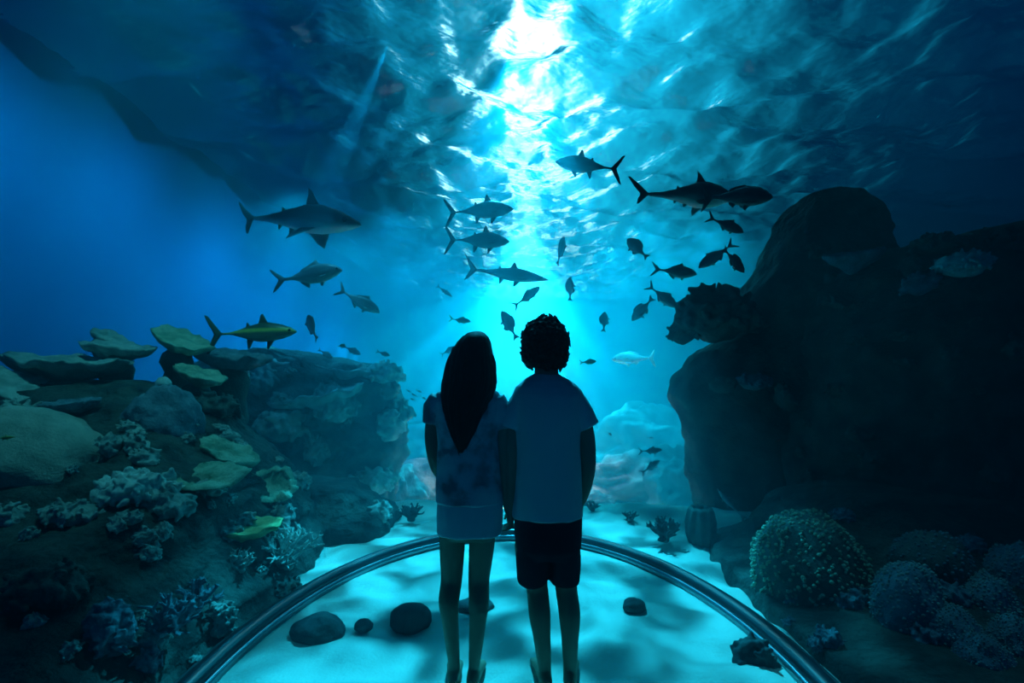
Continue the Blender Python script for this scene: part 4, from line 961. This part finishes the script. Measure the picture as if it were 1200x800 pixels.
# ------------------------------------------------------------------ the woman
woman = empty('person', (P(546, 0).x, D0, 0))
tag(woman, 'woman with long dark hair in a mottled top and pale skirt, barefoot, seen from behind', 'person', 'couple at the tank')
bm = bmesh.new()
torso(bm, [(458, 520, 580, .055, 0), (468, 513, 585, .075, 0), (495, 515, 582, .09, 0), (530, 519, 579, .085, 0), (560, 518, 582, .09, 0), (590, 516, 587, .105, -.01), (615, 517, 586, .105, -.015), (628, 522, 580, .085, -.015)])
tube(bm, [P(549, 468), P(550, 452), P(552, 432, .01), P(553, 420, .02)], [(.065, .05), (.046, .046), (.044, .046), (.042, .045)], 16)
head(bm, P(554, 420, .035), .212, .06, .05)
for th, md, kn, ca, lo, an, yaw in (((531, 612), (530, 640), (528.5, 680), (526.5, 703), (528.5, 732), (532.5, 776), -.08), ((566, 612), (564.5, 640), (561, 680), (561.5, 703), (559.5, 735), (555.5, 776), .10)):
    ank = P(*an, 0); ank.z = .08
    pts = spline([P(*th, -.015), P(*md, -.005), P(kn[0], kn[1], .02), P(ca[0], ca[1], -.015), P(lo[0], lo[1], -.012), ank, Vector((ank.x, ank.y - .004, .04))], 4)
    rr = [(0, .070), (.17, .0605), (.34, .0515), (.5, .0495), (.67, .038), (.84, .0262), (1, .029)]
    tube(bm, pts, [interp(rr, i / (len(pts) - 1))[0] for i in range(len(pts))], 18)
    foot(bm, Vector((ank.x, ank.y, 0)), yaw, .92)
al = spline([P(512, 476), P(506.5, 502, -.005), P(508, 532, -.01), P(513, 556, .05), P(526, 570, .13)], 4)
tube(bm, al, [interp([(0, .034), (.3, .035), (.55, .030), (.8, .027), (1, .021)], i / (len(al) - 1))[0] for i in range(len(al))], 14)
hand(bm, P(527, 571, .133), Vector((.9, .35, .1)), Vector((0, -1, 0)), 1, .35, .85)
ar = spline([P(584, 478), P(590, 507, -.005), P(591, 545, -.015), P(594, 578, .0), P(596, 598, .012)], 4)
tube(bm, ar, [interp([(0, .034), (.3, .036), (.5, .031), (.75, .029), (1, .022)], i / (len(ar) - 1))[0] for i in range(len(ar))], 14)
hand(bm, P(596, 599, .022), Vector((.08, .12, -1)), Vector((1, .15, 0)), -1, .6, .86)
o = finish(bm, 'body', M['skin'], woman); local(o, woman)
face(woman, P(554, 420, .035), .212, .06, .05)
bm = bmesh.new()
torso(bm, [(450, 533, 566, .05, .005), (454, 524, 577, .065, 0), (460, 512, 585, .082, 0), (470, 508, 588, .098, 0), (490, 509.5, 586, .106, 0), (520, 513, 584.5, .104, 0), (548, 513, 586.5, .112, -.005), (570, 511, 589, .122, -.01), (583, 510, 590, .125, -.012), (586, 510, 590, .125, -.012)])
tube(bm, [P(516, 468), P(508, 478, 0), P(505.5, 496, -.004)], [(.052, .06), (.050, .056), (.040, .054)], 16, rounded=False)
tube(bm, [P(580, 468), P(587, 480, 0), P(590.5, 502, -.004)], [(.052, .06), (.046, .056), (.042, .054)], 16, rounded=False)
o = finish(bm, 'top', M['print'], woman, .0065, 3, folds(7, .005)); local(o, woman); o['label'] = 'loose mottled top'
bm = bmesh.new()
torso(bm, [(572, 515, 587, .108, -.01), (585, 513, 589, .116, -.012), (605, 512.5, 589, .12, -.013), (620, 513, 588.5, .12, -.013), (622, 513.5, 588, .119, -.013)])
o = finish(bm, 'skirt', M['skirt'], woman, .0065, 2, folds(9, .004)); local(o, woman); o['label'] = 'short pale skirt'
# long hair, combed down the back to a point
rows = [(388, 553, 564, .04, .03), (390, 547, 568, .075, .03), (395, 540.5, 572.5, .115, .025), (402, 534.5, 575, .125, .02), (410, 530.5, 576.5, .125, .015), (420, 527, 578, .122, .005), (434, 524, 579.5, .108, -.01), (448, 521.5, 580, .10, -.03), (462, 520.5, 577, .088, -.05),
        (476, 522.5, 570.5, .07, -.07), (490, 526, 563, .055, -.082), (503, 530.5, 557.5, .043, -.092), (515, 535, 551.5, .030, -.098), (526, 540, 545.5, .014, -.10)]
rings = []
rt = [(p, a, b, r, y) for p, a, b, r, y in rows]
for j in range(70):
    py = 388 + (526 - 388) * j / 69
    a, b, ry, dy = interp(rt, py); nn = 150
    ring = []
    for k in range(nn):
        t = 2 * PI * k / nn; g = 1 + .055 * noise.noise((math.cos(t) * 9, math.sin(t) * 9, py * .012)) + .03 * noise.noise((math.cos(t) * 22, math.sin(t) * 22, py * .02))
        cxp = (a + b) / 2; z = P(0, py).z
        # parted at the front so that the face stays free
        yy = ry * math.sin(t) * g
        if math.sin(t) > 0 and py > 402: yy *= max(.1, 1 - .9 * smooth(402, 412, py))
        ring.append((P(cxp, py).x + (b - a) / 2 / u * math.cos(t) * g, D0 + dy + yy, z))
    rings.append(ring)
bm = bmesh.new(); loft(bm, rings)
rnd = random.Random(9)
for i in range(46):                                   # loose locks
    t = rnd.uniform(PI * 1.02, PI * 1.98) if i > 12 else rnd.choice((PI * 1.02, PI * 1.96)) + rnd.uniform(-.1, .1)
    p0 = rnd.uniform(405, 450); p1 = min(529, p0 + rnd.uniform(45, 85)); pts = []
    for q in range(7):
        py = p0 + (p1 - p0) * q / 6; a, b, ry, dy = interp(rt, py); g = 1.0 + .05 * math.sin(q * 1.3 + i)
        pts.append((P((a + b) / 2, py).x + (b - a) / 2 / u * math.cos(t) * g, D0 + dy + ry * math.sin(t) * g, P(0, py).z))
    tube(bm, pts, [.006, .0075, .0075, .007, .006, .004, .0015], 6)
o = from_bm('hair', bm, M['hair'], woman); local(o, woman); o['label'] = 'long dark hair ending in a point'
